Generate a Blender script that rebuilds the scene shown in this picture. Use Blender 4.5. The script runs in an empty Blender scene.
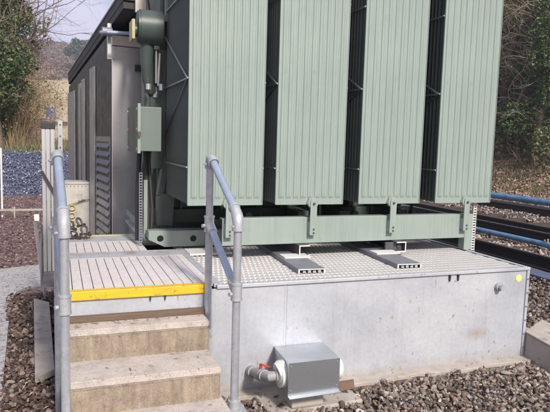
import bpy, bmesh, math, random
import numpy as np
from mathutils import Vector, Matrix

# ------------------------------------------------------------------ camera, world, sun, exposure
S = bpy.context.scene
COL = S.collection
cam_d = bpy.data.cameras.new('camera'); cam = bpy.data.objects.new('camera', cam_d); COL.objects.link(cam)
S.camera = cam
cam_d.sensor_width = 36; cam_d.lens = 36*590/550; cam_d.clip_end = 2000; cam_d.clip_start = 0.05
_f, _cx, _cy = 590., 275., 206.
def _d(px, py):
    v = np.array([px-_cx, -(py-_cy), -_f]); return v/np.linalg.norm(v)
_Y = _d(58, 136); _X = _d(1900, 188); _X = _X-_Y*_X.dot(_Y); _X /= np.linalg.norm(_X); _Z = np.cross(_X, _Y)
# rows of this matrix are the world axes seen from the camera
Rm = Matrix([[*map(float, _X)], [*map(float, _Y)], [*map(float, _Z)]])
cam.matrix_world = Matrix.Translation((0, 0, 1.55)) @ Rm.to_4x4()

SUN_AZ = math.radians(6)     # measured from -Y (behind the camera) towards +X
SUN_EL = math.radians(37)
W = bpy.data.worlds.new('World'); S.world = W; W.use_nodes = True
nt = W.node_tree; nt.nodes.clear()
out = nt.nodes.new('ShaderNodeOutputWorld'); bg = nt.nodes.new('ShaderNodeBackground')
sky = nt.nodes.new('ShaderNodeTexSky'); sky.sky_type = 'NISHITA'; sky.sun_disc = False
sky.sun_elevation = SUN_EL
sky.sun_rotation = math.pi-SUN_AZ
sky.air_density = 1.0; sky.dust_density = 2.5; sky.ozone_density = 2.0
tc = nt.nodes.new('ShaderNodeTexCoord'); mp = nt.nodes.new('ShaderNodeMapping'); mp.inputs['Scale'].default_value = (1, 1, 2.6)
cn = nt.nodes.new('ShaderNodeTexNoise'); cn.inputs['Scale'].default_value = 3.2; cn.inputs['Detail'].default_value = 8; cn.inputs['Roughness'].default_value = .58
cr = nt.nodes.new('ShaderNodeValToRGB'); cr.color_ramp.elements[0].position = .42; cr.color_ramp.elements[1].position = .62
mx = nt.nodes.new('ShaderNodeMix'); mx.data_type = 'RGBA'
mx.inputs['B'].default_value = (7.4, 7.4, 9.3, 1)
nt.links.new(tc.outputs['Generated'], mp.inputs['Vector']); nt.links.new(mp.outputs['Vector'], cn.inputs['Vector'])
nt.links.new(cn.outputs['Fac'], cr.inputs['Fac']); nt.links.new(cr.outputs['Color'], mx.inputs['Factor'])
nt.links.new(sky.outputs['Color'], mx.inputs['A']); nt.links.new(mx.outputs['Result'], bg.inputs['Color'])
bg.inputs['Strength'].default_value = 0.09
nt.links.new(bg.outputs['Background'], out.inputs['Surface'])
sd = bpy.data.lights.new('sun', 'SUN'); sd.energy = 3.3; sd.angle = math.radians(7); sd.color = (1, .93, .84)
so = bpy.data.objects.new('sun', sd); COL.objects.link(so)
to_sun = Vector((math.sin(SUN_AZ)*math.cos(SUN_EL), -math.cos(SUN_AZ)*math.cos(SUN_EL), math.sin(SUN_EL)))
so.rotation_euler = to_sun.to_track_quat('Z', 'Y').to_euler(); so.location = (5, -5, 12)
S.view_settings.view_transform = 'Standard'; S.view_settings.look = 'None'
S.view_settings.exposure = 0.55; S.view_settings.gamma = 1; S.view_settings.use_curve_mapping = False
S.render.engine = 'CYCLES'

rnd = random.Random(7)
R = np.random.RandomState(5)
PI = math.pi

# ------------------------------------------------------------------ materials
def new_mat(name):
    m = bpy.data.materials.new(name); m.use_nodes = True
    n = m.node_tree.nodes; b = n['Principled BSDF']
    return m, m.node_tree, b
def add_noise(t, scale, detail=5, rough=.6, stretch=None, dist=0):
    tc = t.nodes.new('ShaderNodeTexCoord'); no = t.nodes.new('ShaderNodeTexNoise')
    no.inputs['Scale'].default_value = scale; no.inputs['Detail'].default_value = detail; no.inputs['Roughness'].default_value = rough
    no.inputs['Distortion'].default_value = dist
    if stretch:
        mp = t.nodes.new('ShaderNodeMapping'); mp.inputs['Scale'].default_value = stretch
        t.links.new(tc.outputs['Object'], mp.inputs['Vector']); t.links.new(mp.outputs['Vector'], no.inputs['Vector'])
    else: t.links.new(tc.outputs['Object'], no.inputs['Vector'])
    return no.outputs['Fac']
def ramp(t, src, stops):
    r = t.nodes.new('ShaderNodeValToRGB'); e = r.color_ramp.elements
    while len(e) < len(stops): e.new(.5)
    for i, (p, c) in enumerate(stops):
        e[i].position = p; e[i].color = (c[0], c[1], c[2], 1) if hasattr(c, '__len__') else (c, c, c, 1)
    t.links.new(src, r.inputs['Fac']); return r.outputs['Color']
def mixc(t, fac, a, b, mode='MIX'):
    m = t.nodes.new('ShaderNodeMix'); m.data_type = 'RGBA'; m.blend_type = mode
    for k, v in (('Factor', fac), ('A', a), ('B', b)):
        s = m.inputs[k]
        if isinstance(v, bpy.types.NodeSocket): t.links.new(v, s)
        elif k == 'Factor': s.default_value = v
        else: s.default_value = (*v, 1)
    return m.outputs['Result']
def bump(t, b, h, strength=.3, dist=.01):
    n = t.nodes.new('ShaderNodeBump'); n.inputs['Strength'].default_value = strength; n.inputs['Distance'].default_value = dist
    t.links.new(h, n.inputs['Height']); t.links.new(n.outputs['Normal'], b.inputs['Normal'])
def surf(name, c1, c2=None, scale=8, rough=.6, metal=0, bs=.2, bd=.004, bscale=60, dirt=None, dscale=3, dlo=.5, dhi=.7, stretch=None, rvar=.15, spec=.5):
    """two-tone weathered surface with optional dirt patches and fine bump"""
    m, t, b = new_mat(name)
    c2 = c2 or tuple(x*.8 for x in c1)
    f = add_noise(t, scale, 6, .62, stretch)
    col = ramp(t, f, [(.32, c1), (.68, c2)])
    if dirt:
        d = ramp(t, add_noise(t, dscale, 9, .68), [(dlo, 0.), (dhi, 1.)])
        col = mixc(t, d, col, dirt)
    t.links.new(col, b.inputs['Base Color'])
    b.inputs['Metallic'].default_value = metal
    rr = ramp(t, f, [(.3, rough-rvar/2), (.7, rough+rvar/2)]); t.links.new(rr, b.inputs['Roughness'])
    b.inputs['Specular IOR Level'].default_value = spec
    if bs: bump(t, b, add_noise(t, bscale, 4, .6), bs, bd)
    return m
def island(name, stops, rough=.7, trans=0, spec=.3):
    m, t, b = new_mat(name)
    g = t.nodes.new('ShaderNodeNewGeometry')
    t.links.new(ramp(t, g.outputs['Random Per Island'], stops), b.inputs['Base Color'])
    b.inputs['Roughness'].default_value = rough; b.inputs['Specular IOR Level'].default_value = spec
    return m, t, b

M = {}
def weathered_green():
    m, t, b = new_mat('pale_green_paint')
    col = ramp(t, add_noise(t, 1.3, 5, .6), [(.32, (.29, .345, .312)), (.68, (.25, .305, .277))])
    st = ramp(t, add_noise(t, 6, 6, .65, (7, 7, .35)), [(.45, 1.), (.78, .82)]); col = mixc(t, 1., col, st, 'MULTIPLY')
    gr = ramp(t, add_noise(t, 9, 8, .75), [(.58, 0.), (.80, .55)]); col = mixc(t, gr, col, (.19, .20, .165))
    fk = ramp(t, add_noise(t, 70, 3, .6), [(.70, 0.), (.76, .6)]); col = mixc(t, fk, col, (.15, .14, .11))
    t.links.new(col, b.inputs['Base Color']); t.links.new(ramp(t, add_noise(t, 5, 5, .6), [(.3, .30), (.7, .48)]), b.inputs['Roughness'])
    bump(t, b, add_noise(t, 5, 3, .5), .12, .01)
    return m
M['rad'] = weathered_green()
M['shade_green'] = surf('shaded_green_paint', (.075, .098, .088), (.055, .075, .068), scale=4, rough=.42, bs=.05)  # transformer green with the shade of its side and gaps put in
M['mgreen'] = surf('mid_green_paint', (.26, .30, .27), (.20, .245, .22), scale=4, rough=.42, bs=.05, dirt=(.2, .2, .16), dscale=4, dlo=.58, dhi=.8)
M['black'] = surf('black_rubber_and_shade', (.02, .02, .022), (.03, .03, .03), rough=.6, bs=.1)
M['yellow'] = surf('yellow_paint', (.78, .47, .015), (.66, .38, .02), scale=12, rough=.55, bs=.3, dirt=(.25, .17, .07), dscale=30, dlo=.56, dhi=.68)
M['yellow_dull'] = surf('dull_yellow_paint', (.46, .42, .22), (.36, .33, .18), rough=.5)
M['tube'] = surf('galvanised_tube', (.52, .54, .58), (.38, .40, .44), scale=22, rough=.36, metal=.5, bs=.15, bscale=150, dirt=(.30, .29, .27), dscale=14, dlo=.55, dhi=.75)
M['tube_skytint'] = surf('sky_tinted_tube', (.36, .415, .52), (.28, .335, .43), scale=12, rough=.36, metal=.35, bs=.1, bscale=150, dirt=(.35, .38, .42), dscale=14, dlo=.55, dhi=.75)  # sky reflection on the sloping rails put into the colour as blue
M['fitting'] = surf('cast_fitting', (.46, .47, .49), (.36, .37, .39), scale=30, rough=.55, metal=.35, bs=.5, bscale=220)
M['alu'] = surf('aluminium', (.58, .58, .57), (.46, .46, .47), scale=9, rough=.35, metal=.7, bs=.05)
M['steel_dark'] = surf('dark_steel', (.10, .10, .115), (.06, .06, .07), scale=9, rough=.55, metal=.3, bs=.2, dirt=(.10, .07, .05), dscale=8)
M['steel_grey'] = surf('grey_steel', (.27, .27, .31), (.2, .2, .235), scale=9, rough=.5, metal=.35, bs=.1)
M['white_edge'] = surf('white_sawn_steel', (.75, .73, .70), (.6, .58, .55), rough=.5)
M['cream'] = surf('cream_panel', (.66, .58, .53), (.60, .53, .49), scale=3, rough=.5, bs=.05)
M['grp'] = surf('beige_cabinet', (.50, .47, .43), (.44, .41, .38), scale=4, rough=.55, bs=.1, dirt=(.3, .27, .22), dscale=6)
M['concrete'] = surf('concrete', (.44, .40, .36), (.34, .30, .27), scale=7, rough=.9, bs=.6, bscale=120, bd=.004, dirt=(.20, .16, .12), dscale=9, dlo=.56, dhi=.7, spec=.2)
M['kerb'] = surf('dark_concrete', (.38, .34, .31), (.31, .275, .25), scale=9, rough=.95, bs=.5, bscale=120, spec=.2)
M['wood_dark'] = surf('brown_timber', (.10, .065, .045), (.17, .12, .085), scale=6, rough=.85, bs=.5, stretch=(1, 14, 14))
M['yellowgreen'] = surf('fluorescent_sticker', (.58, .68, .12), (.66, .70, .30), scale=30, rough=.5, bs=0)
M['white'] = surf('white_plastic', (.74, .73, .70), (.66, .64, .62), rough=.42, bs=.05, dirt=(.42, .40, .36), dscale=9, dlo=.6, dhi=.8)
M['greyplastic'] = surf('grey_plastic', (.33, .31, .32), (.26, .25, .26), rough=.5, bs=.1)
M['red'] = surf('red_plastic', (.55, .06, .04), (.45, .05, .03), rough=.4)
M['brick'] = surf('terracotta', (.22, .13, .09), (.15, .09, .065), rough=.85)
M['brass'] = surf('tarnished_brass', (.22, .15, .07), (.12, .09, .05), scale=30, rough=.4, metal=.8)
M['cabgreen'] = surf('cabinet_green_paint', (.155, .19, .17), (.13, .165, .15), scale=4, rough=.4, bs=.05)
M['bluepipe'] = surf('blue_painted_pipe', (.12, .26, .43), (.09, .21, .36), scale=3, rough=.42, bs=.05, dirt=(.08, .12, .18), dscale=6)
M['glass'] = surf('window_glass', (.05, .06, .08), (.04, .05, .06), rough=.15, bs=0)
M['pipe_lav'] = surf('blue_grey_pipe', (.33, .38, .50), (.28, .33, .45), rough=.4, metal=.3)
M['label'] = surf('printed_plate', (.45, .50, .56), (.38, .43, .5), rough=.4)
M['alu_fence'] = M['alu']

def galvanised():
    m, t, b = new_mat('galvanised_sheet')
    f = add_noise(t, 2.2, 6, .6, (1, 1, 1.4))
    col = ramp(t, f, [(.30, (.41, .43, .475)), (.50, (.475, .49, .53)), (.70, (.52, .525, .55))])
    v = t.nodes.new('ShaderNodeTexVoronoi'); v.inputs['Scale'].default_value = 55
    tc = t.nodes.new('ShaderNodeTexCoord'); t.links.new(tc.outputs['Object'], v.inputs['Vector'])
    sp = ramp(t, v.outputs['Color'], [(.0, .93), (1., 1.05)])
    col = mixc(t, 1., col, sp, 'MULTIPLY')
    # splash dirt near the ground: the lowest part of the panels, with a ragged edge
    sx = t.nodes.new('ShaderNodeSeparateXYZ'); g = t.nodes.new('ShaderNodeNewGeometry'); t.links.new(g.outputs['Position'], sx.inputs['Vector'])
    ad = t.nodes.new('ShaderNodeMath'); ad.operation = 'MULTIPLY_ADD'
    n2 = add_noise(t, 6, 12, .85)
    t.links.new(n2, ad.inputs[0]); ad.inputs[1].default_value = -.25; t.links.new(sx.outputs['Z'], ad.inputs[2])
    rn = ramp(t, add_noise(t, 3.5, 7, .75, (5, 5, .5)), [(.60, 0.), (.72, .35)])
    col = mixc(t, rn, col, (.36, .33, .30))
    sh = t.nodes.new('ShaderNodeMath'); sh.operation = 'ADD'; t.links.new(ad.outputs[0], sh.inputs[0]); sh.inputs[1].default_value = .2
    dm = ramp(t, sh.outputs[0], [(.06, .75), (.10, .35), (.17, 0.)])
    col = mixc(t, dm, col, (.30, .235, .175))
    # one brown splash stain low on the right of the front sheet
    vm = t.nodes.new('ShaderNodeVectorMath'); vm.operation = 'SUBTRACT'; t.links.new(g.outputs['Position'], vm.inputs[0]); vm.inputs[1].default_value = (2.82, 3.37, .22)
    vs_ = t.nodes.new('ShaderNodeVectorMath'); vs_.operation = 'MULTIPLY'; t.links.new(vm.outputs[0], vs_.inputs[0]); vs_.inputs[1].default_value = (3.0, 1, 6.5)
    vl = t.nodes.new('ShaderNodeVectorMath'); vl.operation = 'LENGTH'; t.links.new(vs_.outputs[0], vl.inputs[0])
    sa = t.nodes.new('ShaderNodeMath'); sa.operation = 'MULTIPLY_ADD'; t.links.new(n2, sa.inputs[0]); sa.inputs[1].default_value = 1.2; t.links.new(vl.outputs['Value'], sa.inputs[2])
    col = mixc(t, ramp(t, sa.outputs[0], [(.75, .8), (1.0, .0)]) if False else ramp(t, sa.outputs[0], [(.55, .75), (1.0, 0.)]), col, (.36, .27, .22))
    # small brown rust flecks
    fl = ramp(t, add_noise(t, 30, 4, .65, (1, 1, .7)), [(.61, 0.), (.70, .9)])
    lo = ramp(t, add_noise(t, 2.3, 3, .5), [(.46, 0.), (.58, .8)])
    mm = t.nodes.new('ShaderNodeMath'); mm.operation = 'MULTIPLY'; t.links.new(fl, mm.inputs[0]); t.links.new(lo, mm.inputs[1])
    col = mixc(t, mm.outputs[0], col, (.27, .15, .07))
    # faint vertical runs
    st = ramp(t, add_noise(t, 5, 5, .6, (6, 6, .35)), [(.52, 1.), (.80, .88)])
    col = mixc(t, 1., col, st, 'MULTIPLY')
    t.links.new(col, b.inputs['Base Color'])
    b.inputs['Metallic'].default_value = .22
    t.links.new(ramp(t, f, [(.3, .36), (.7, .55)]), b.inputs['Roughness'])
    bump(t, b, add_noise(t, 3.2, 2, .5), .25, .02)
    return m
M['galv'] = galvanised()
def shed_sheet():
    m, t, b = new_mat('brushed_steel_sheet')
    f = add_noise(t, 1.6, 4, .5, (1, 1, 1))
    col = ramp(t, f, [(.35, (.80, .77, .745)), (.65, (.72, .70, .70))])
    t.links.new(col, b.inputs['Base Color']); b.inputs['Metallic'].default_value = .65
    t.links.new(ramp(t, f, [(.3, .22), (.7, .34)]), b.inputs['Roughness'])
    bump(t, b, add_noise(t, 1.4, 2, .5), .3, .04)
    return m
M['shed'] = shed_sheet()
def step_conc(name, a, c, dirt, dlo=.54, dhi=.68, dscale=16, damt=.8, streak=.82):
    m, t, b = new_mat(name)
    col = ramp(t, add_noise(t, 7, 9, .75), [(.3, a), (.7, c)])
    d = ramp(t, add_noise(t, dscale, 10, .8), [(dlo, 0.), (dhi, damt)]); col = mixc(t, d, col, dirt)
    fine = ramp(t, add_noise(t, 130, 4, .75), [(.32, .72), (.62, 1.08)]); col = mixc(t, 1., col, fine, 'MULTIPLY')
    d2 = ramp(t, add_noise(t, 48, 5, .75), [(.61, 0.), (.67, .85)]); col = mixc(t, d2, col, (.09, .07, .055))
    st = ramp(t, add_noise(t, 9, 6, .7, (3.2, 3, .45)), [(.42, 1.), (.72, streak)]); col = mixc(t, 1., col, st, 'MULTIPLY')
    t.links.new(col, b.inputs['Base Color']); b.inputs['Roughness'].default_value = .92; b.inputs['Specular IOR Level'].default_value = .2
    bump(t, b, add_noise(t, 60, 6, .65), .35, .004)
    return m
M['riser'] = step_conc('sandy_concrete', (.40, .325, .25), (.29, .235, .18), (.13, .10, .075), .47, .74, 5.5, .8, .60)
M['tread'] = step_conc('pale_concrete_tread', (.55, .485, .44), (.45, .40, .36), (.22, .18, .145), .50, .76, 7, .65, 1.0)
M['deck'] = step_conc('deck_board_composite', (.66, .62, .60), (.58, .545, .535), (.42, .37, .33), .55, .80, 12, .6, 1.0)
M['deckgrey'] = surf('grey_deck_plate', (.44, .44, .46), (.37, .37, .39), scale=6, rough=.6, bs=.3, dirt=(.25, .2, .17), dscale=7)
M['grate'] = surf('grating_steel', (.57, .55, .54), (.48, .465, .455), scale=8, rough=.55, metal=.1, bs=.2)
M['path'] = surf('gritty_path', (.47, .455, .46), (.33, .32, .33), scale=45, rough=.95, bs=.4, bscale=160, bd=.004, dirt=(.16, .14, .14), dscale=30, dlo=.5, dhi=.62, spec=.15)

# ------------------------------------------------------------------ object helpers
def link(o, parent=None):
    COL.objects.link(o)
    if parent: o.parent = parent
    return o
def tag(o, label=None, cat=None, group=None, kind=None):
    if label: o['label'] = label
    if cat: o['category'] = cat
    if group: o['group'] = group
    if kind: o['kind'] = kind
    return o
def thing(name, label, cat, loc=(0, 0, 0), rz=0, group=None):
    o = bpy.data.objects.new(name, None); o.empty_display_size = .1; link(o)
    o.location = loc; o.rotation_euler = (0, 0, rz)
    return tag(o, label, cat, group)
def copy_tree(o, parent=None):
    c = o.copy(); COL.objects.link(c)
    if parent: c.parent = parent
    for ch in list(o.children): copy_tree(ch, c)
    return c

class MB:
    def __init__(s): s.v = []; s.f = []; s.mi = []
    def add(s, vs, fs, mi=0):
        n = len(s.v); s.v += [tuple(v) for v in vs]; s.f += [tuple(i+n for i in f) for f in fs]; s.mi += [mi]*len(fs); return s
    def box(s, x0, x1, y0, y1, z0, z1, mi=0, rot=None, piv=None):
        vs = [(x, y, z) for x in (x0, x1) for y in (y0, y1) for z in (z0, z1)]
        if rot is not None:
            p = Vector(piv if piv else ((x0+x1)/2, (y0+y1)/2, (z0+z1)/2)); vs = [rot @ (Vector(v)-p)+p for v in vs]
        return s.add(vs, [(0, 1, 3, 2), (4, 6, 7, 5), (0, 4, 5, 1), (2, 3, 7, 6), (0, 2, 6, 4), (1, 5, 7, 3)], mi)
    def bar(s, p0, p1, w, h, mi=0, up=(0, 0, 1)):
        p0, p1 = Vector(p0), Vector(p1); d = (p1-p0).normalized(); u = Vector(up)
        a = d.cross(u); a = a.normalized() if a.length > 1e-4 else Vector((1, 0, 0)); b = a.cross(d).normalized()
        vs = [p+a*sx*w/2+b*sz*h/2 for p in (p0, p1) for sx, sz in ((-1, -1), (1, -1), (1, 1), (-1, 1))]
        return s.add(vs, [(3, 2, 1, 0), (4, 5, 6, 7), (0, 1, 5, 4), (1, 2, 6, 5), (2, 3, 7, 6), (3, 0, 4, 7)], mi)
    def tube(s, pts, r, n=16, mi=0, caps=True):
        pts = [Vector(p) for p in pts]; rs = r if hasattr(r, '__len__') else [r]*len(pts); prev = None; rings = []
        vs = []
        for i, p in enumerate(pts):
            d = (pts[min(i+1, len(pts)-1)]-pts[max(i-1, 0)]).normalized()
            if prev is None:
                a = d.cross(Vector((0, 0, 1)));
                if a.length < 1e-3: a = Vector((1, 0, 0))
                a.normalize()
            else: a = (prev-d*prev.dot(d)).normalized()
            prev = a; b = d.cross(a)
            vs += [p+(a*math.cos(2*PI*k/n)+b*math.sin(2*PI*k/n))*rs[i] for k in range(n)]
        fs = []
        for i in range(len(pts)-1):
            fs += [(i*n+k, i*n+(k+1) % n, (i+1)*n+(k+1) % n, (i+1)*n+k) for k in range(n)]
        if caps: fs += [tuple(range(n-1, -1, -1)), tuple((len(pts)-1)*n+k for k in range(n))]
        return s.add(vs, fs, mi)
    def prism(s, poly, axis, a0, a1, mi=0):
        """poly: 2D outline; axis 'x','y','z' extrusion direction"""
        def P(u, v, w): return {'x': (w, u, v), 'y': (u, w, v), 'z': (u, v, w)}[axis]
        n = len(poly); vs = [P(u, v, a0) for u, v in poly]+[P(u, v, a1) for u, v in poly]
        fs = [tuple(range(n)), tuple(range(2*n-1, n-1, -1))]+[(i, (i+1) % n, n+(i+1) % n, n+i)[::-1] for i in range(n)]
        return s.add(vs, fs, mi)
    def sphere(s, c, r, nu=14, nv=8, mi=0):
        r = r if hasattr(r, '__len__') else (r, r, r)
        vs = []; fs = []
        for j in range(nv+1):
            th = PI*j/nv
            for i in range(nu): ph = 2*PI*i/nu; vs.append((c[0]+r[0]*math.sin(th)*math.cos(ph), c[1]+r[1]*math.sin(th)*math.sin(ph), c[2]+r[2]*math.cos(th)))
        for j in range(nv):
            for i in range(nu): fs.append((j*nu+i, (j+1)*nu+i, (j+1)*nu+(i+1) % nu, j*nu+(i+1) % nu))
        return s.add(vs, fs, mi)
    def build(s, name, mats, parent=None, bevel=0, smooth=False, loc=None):
        me = bpy.data.meshes.new(name); me.from_pydata(s.v, [], s.f); me.update()
        bm = bmesh.new(); bm.from_mesh(me); bmesh.ops.recalc_face_normals(bm, faces=bm.faces[:]); bm.to_mesh(me); bm.free()
        mats = mats if isinstance(mats, (list, tuple)) else [mats]
        for m in mats: me.materials.append(m)
        if any(s.mi): me.polygons.foreach_set('material_index', s.mi)
        o = bpy.data.objects.new(name, me); link(o, parent)
        if loc: o.location = loc
        if bevel:
            b = o.modifiers.new('bevel', 'BEVEL'); b.width = bevel; b.segments = 2; b.limit_method = 'ANGLE'; b.angle_limit = .6
        if smooth:
            me.polygons.foreach_set('use_smooth', [True]*len(me.polygons))
            bpy.context.view_layer.objects.active = o
            es = me
            try: es.set_sharp_from_angle(angle=math.radians(38))
            except Exception: pass
        return o
class EachMB(MB):
    """like MB, but every added piece becomes an object of its own"""
    def __init__(s): super().__init__(); s.starts = []
    def add(s, vs, fs, mi=0): s.starts.append((len(s.v), len(s.f))); return super().add(vs, fs, mi)
    def build(s, name, mats, parent=None, **k):
        outp = []; st = s.starts+[(len(s.v), len(s.f))]
        for (v0, f0), (v1, f1) in zip(st, st[1:]):
            m = MB(); m.add(s.v[v0:v1], [tuple(i-v0 for i in f) for f in s.f[f0:f1]], s.mi[f0]); outp.append(m.build(name, mats, parent, **k))
        return outp
def np_mesh(name, V, F, mat, parent=None, smooth=False):
    """fast mesh from numpy arrays; F is (n,3) or (n,4)"""
    me = bpy.data.meshes.new(name); V = np.asarray(V, np.float32); F = np.asarray(F, np.int32)
    me.vertices.add(len(V)); me.vertices.foreach_set('co', V.ravel())
    k = F.shape[1]; me.loops.add(F.size); me.loops.foreach_set('vertex_index', F.ravel())
    me.polygons.add(len(F)); me.polygons.foreach_set('loop_start', np.arange(0, F.size, k, dtype=np.int32))
    me.polygons.foreach_set('loop_total', np.full(len(F), k, np.int32))
    me.update(calc_edges=True); me.validate()
    me.materials.append(mat)
    if smooth: me.polygons.foreach_set('use_smooth', np.ones(len(F), bool))
    o = bpy.data.objects.new(name, me); return link(o, parent)

# ------------------------------------------------------------------ terrain
def vnoise(x, y, s, seed=0):
    r = np.random.RandomState(seed); g = r.rand(64, 64)
    x = x/s; y = y/s; xi = np.floor(x).astype(int); yi = np.floor(y).astype(int); fx = x-xi; fy = y-yi
    fx = fx*fx*(3-2*fx); fy = fy*fy*(3-2*fy); G = lambda a, b: g[a % 64, b % 64]
    return (G(xi, yi)*(1-fx)+G(xi+1, yi)*fx)*(1-fy)+(G(xi, yi+1)*(1-fx)+G(xi+1, yi+1)*fx)*fy-.5
def sst(a, b, x): t = np.clip((x-a)/(b-a), 0, 1); return t*t*(3-2*t)
def height(x, y):
    x = np.asarray(x, float); y = np.asarray(y, float)
    h = np.zeros(np.broadcast(x, y).shape)
    right = sst(14.2, 17, x)*0+np.clip((x-14.6)*.50, 0, 5.0)+np.clip(x-24.6, 0, 60)*.12
    right = right*(1+0*y)+vnoise(x, y, 1.7, 3)*.35*sst(14.6, 16, x)
    far = sst(18.6, 19.2, y)*1.1*(1-sst(2.5, 4.5, x))
    far = far+vnoise(x, y, 2.5, 4)*.25*sst(19.5, 21, y)
    hill = sst(75, 200, y)*19+sst(180, 300, y)*24
    hill = hill+vnoise(x, y, 38, 9)*7*sst(90, 200, y)
    return np.maximum(right, far)*1.0+hill-.0
xs = np.concatenate([np.linspace(-160, -12, 30), np.linspace(-11, 24, 106), np.linspace(26, 190, 40)])
ys = np.concatenate([np.linspace(-30, -3, 14), np.linspace(-2, 30, 112), np.linspace(32, 330, 110)])
X, Y = np.meshgrid(xs, ys); Z = height(X, Y)
near = (X > -6) & (X < 14.5) & (Y < 18.3)
Z = np.where(near, -.012+0*X, Z)
V = np.stack([X.ravel(), Y.ravel(), Z.ravel()], 1); nx, ny = len(xs), len(ys)
i, j = np.meshgrid(np.arange(nx-1), np.arange(ny-1)); a = (j*nx+i).ravel()
F = np.stack([a, a+1, a+nx+1, a+nx], 1)
def ground_mat():
    m, t, b = new_mat('ground_earth_gravel_grass')
    g = t.nodes.new('ShaderNodeNewGeometry'); sx = t.nodes.new('ShaderNodeSeparateXYZ'); t.links.new(g.outputs['Position'], sx.inputs['Vector'])
    def mapr(src, lo, hi):
        n = t.nodes.new('ShaderNodeMapRange'); n.inputs['From Min'].default_value = lo; n.inputs['From Max'].default_value = hi; t.links.new(src, n.inputs['Value']); return n.outputs['Result']
    v = t.nodes.new('ShaderNodeTexVoronoi'); v.inputs['Scale'].default_value = 26; t.links.new(g.outputs['Position'], v.inputs['Vector'])
    grav = ramp(t, v.outputs['Color'], [(.15, (.10, .065, .055)), (.5, (.20, .15, .13)), (.85, (.34, .29, .26))])
    red = ramp(t, v.outputs['Color'], [(.15, (.10, .06, .06)), (.5, (.17, .11, .105)), (.9, (.30, .23, .22))])
    f1 = mapr(sx.outputs['Y'], 6.0, 6.6)
    fx = mapr(sx.outputs['X'], 2.2, 1.6); fm = t.nodes.new('ShaderNodeMath'); fm.operation = 'MULTIPLY'; t.links.new(f1, fm.inputs[0]); t.links.new(fx, fm.inputs[1])
    col = mixc(t, fm.outputs[0], grav, red)
    tm = t.nodes.new('ShaderNodeTexNoise'); tm.inputs['Scale'].default_value = .9; tm.inputs['Detail'].default_value = 9; tm.inputs['Roughness'].default_value = .7; t.links.new(g.outputs['Position'], tm.inputs['Vector'])
    bank = ramp(t, tm.outputs['Fac'], [(.32, (.12, .075, .055)), (.46, (.22, .15, .10)), (.58, (.10, .11, .05)), (.72, (.26, .19, .13))])
    col = mixc(t, mapr(sx.outputs['X'], 14.3, 14.9), col, bank)
    col = mixc(t, mapr(sx.outputs['Y'], 18.3, 18.9), col, bank)
    field = ramp(t, tm.outputs['Fac'], [(.3, (.56, .46, .30)), (.7, (.48, .40, .25))])
    col = mixc(t, mapr(sx.outputs['Y'], 60, 75), col, field)
    wood = ramp(t, tm.outputs['Fac'], [(.35, (.27, .19, .17)), (.6, (.33, .25, .22)), (.75, (.22, .18, .14))])
    wn = t.nodes.new('ShaderNodeMath'); wn.operation = 'MULTIPLY_ADD'; tn = t.nodes.new('ShaderNodeTexNoise'); tn.inputs['Scale'].default_value = .03; t.links.new(g.outputs['Position'], tn.inputs['Vector'])
    t.links.new(tn.outputs['Fac'], wn.inputs[0]); wn.inputs[1].default_value = 60; t.links.new(sx.outputs['Y'], wn.inputs[2])
    col = mixc(t, mapr(wn.outputs[0], 212, 226), col, wood)
    t.links.new(col, b.inputs['Base Color']); b.inputs['Roughness'].default_value = .95; b.inputs['Specular IOR Level'].default_value = .15
    bump(t, b, v.outputs['Distance'], .8, .03)
    return m
o = np_mesh('ground', V, F, ground_mat(), smooth=True); tag(o, kind='structure')

# ------------------------------------------------------------------ stones
def ico(sub):
    bm = bmesh.new(); bmesh.ops.create_icosphere(bm, subdivisions=sub, radius=1); bm.verts.ensure_lookup_table()
    V = np.array([v.co[:] for v in bm.verts]); F = np.array([[v.index for v in f.verts] for f in bm.faces]); bm.free(); return V, F
def stones(name, P, size, mat, sub=2, flat=.62, kindv='stuff', rs=None, var=6):
    rs = rs or np.random.RandomState(11)
    V0, F0 = ico(sub); variants = []
    for k in range(var):
        V = V0.copy()
        for q in range(14):       # chip flat facets off the sphere so each stone is angular
            n = rs.normal(size=3); n /= np.linalg.norm(n); d = rs.uniform(.3, .7)
            pr = V@n; V = V-np.outer(np.maximum(pr-d, 0), n)
        variants.append(V)
    n = len(P); Vs = np.empty((n, len(V0), 3), np.float32)
    idx = rs.randint(0, var, n); sz = size*np.minimum(rs.lognormal(0, .28, n), 1.7)
    A = rs.normal(size=(n, 4)); A /= np.linalg.norm(A, axis=1)[:, None]; w, x, y, z = A.T
    Rt = np.stack([1-2*(y*y+z*z), 2*(x*y-z*w), 2*(x*z+y*w), 2*(x*y+z*w), 1-2*(x*x+z*z), 2*(y*z-x*w), 2*(x*z-y*w), 2*(y*z+x*w), 1-2*(x*x+y*y)], 1).reshape(n, 3, 3)
    sc = np.stack([rs.uniform(.75, 1.25, n), rs.uniform(.6, 1.0, n), rs.uniform(.45, .8, n)], 1)
    for k in range(n): Vs[k] = ((variants[idx[k]]*sc[k]*sz[k])@Rt[k].T)*(1, 1, flat+.2)+P[k]
    Fs = (F0[None]+(np.arange(n)*len(V0))[:, None, None]).reshape(-1, 3)
    o = np_mesh(name, Vs.reshape(-1, 3), Fs, mat)
    return tag(o, kind=kindv) if kindv else o
def stone_mat(name, stops):
    m, t, b = island(name, stops, .85, spec=.25)
    c = b.inputs['Base Color'].links[0].from_socket
    n = ramp(t, add_noise(t, 60, 4, .7), [(.35, .75), (.65, 1.12)])
    t.links.new(mixc(t, 1., c, n, 'MULTIPLY'), b.inputs['Base Color'])
    bump(t, b, add_noise(t, 140, 3, .6), .3, .003)
    return m
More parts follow.
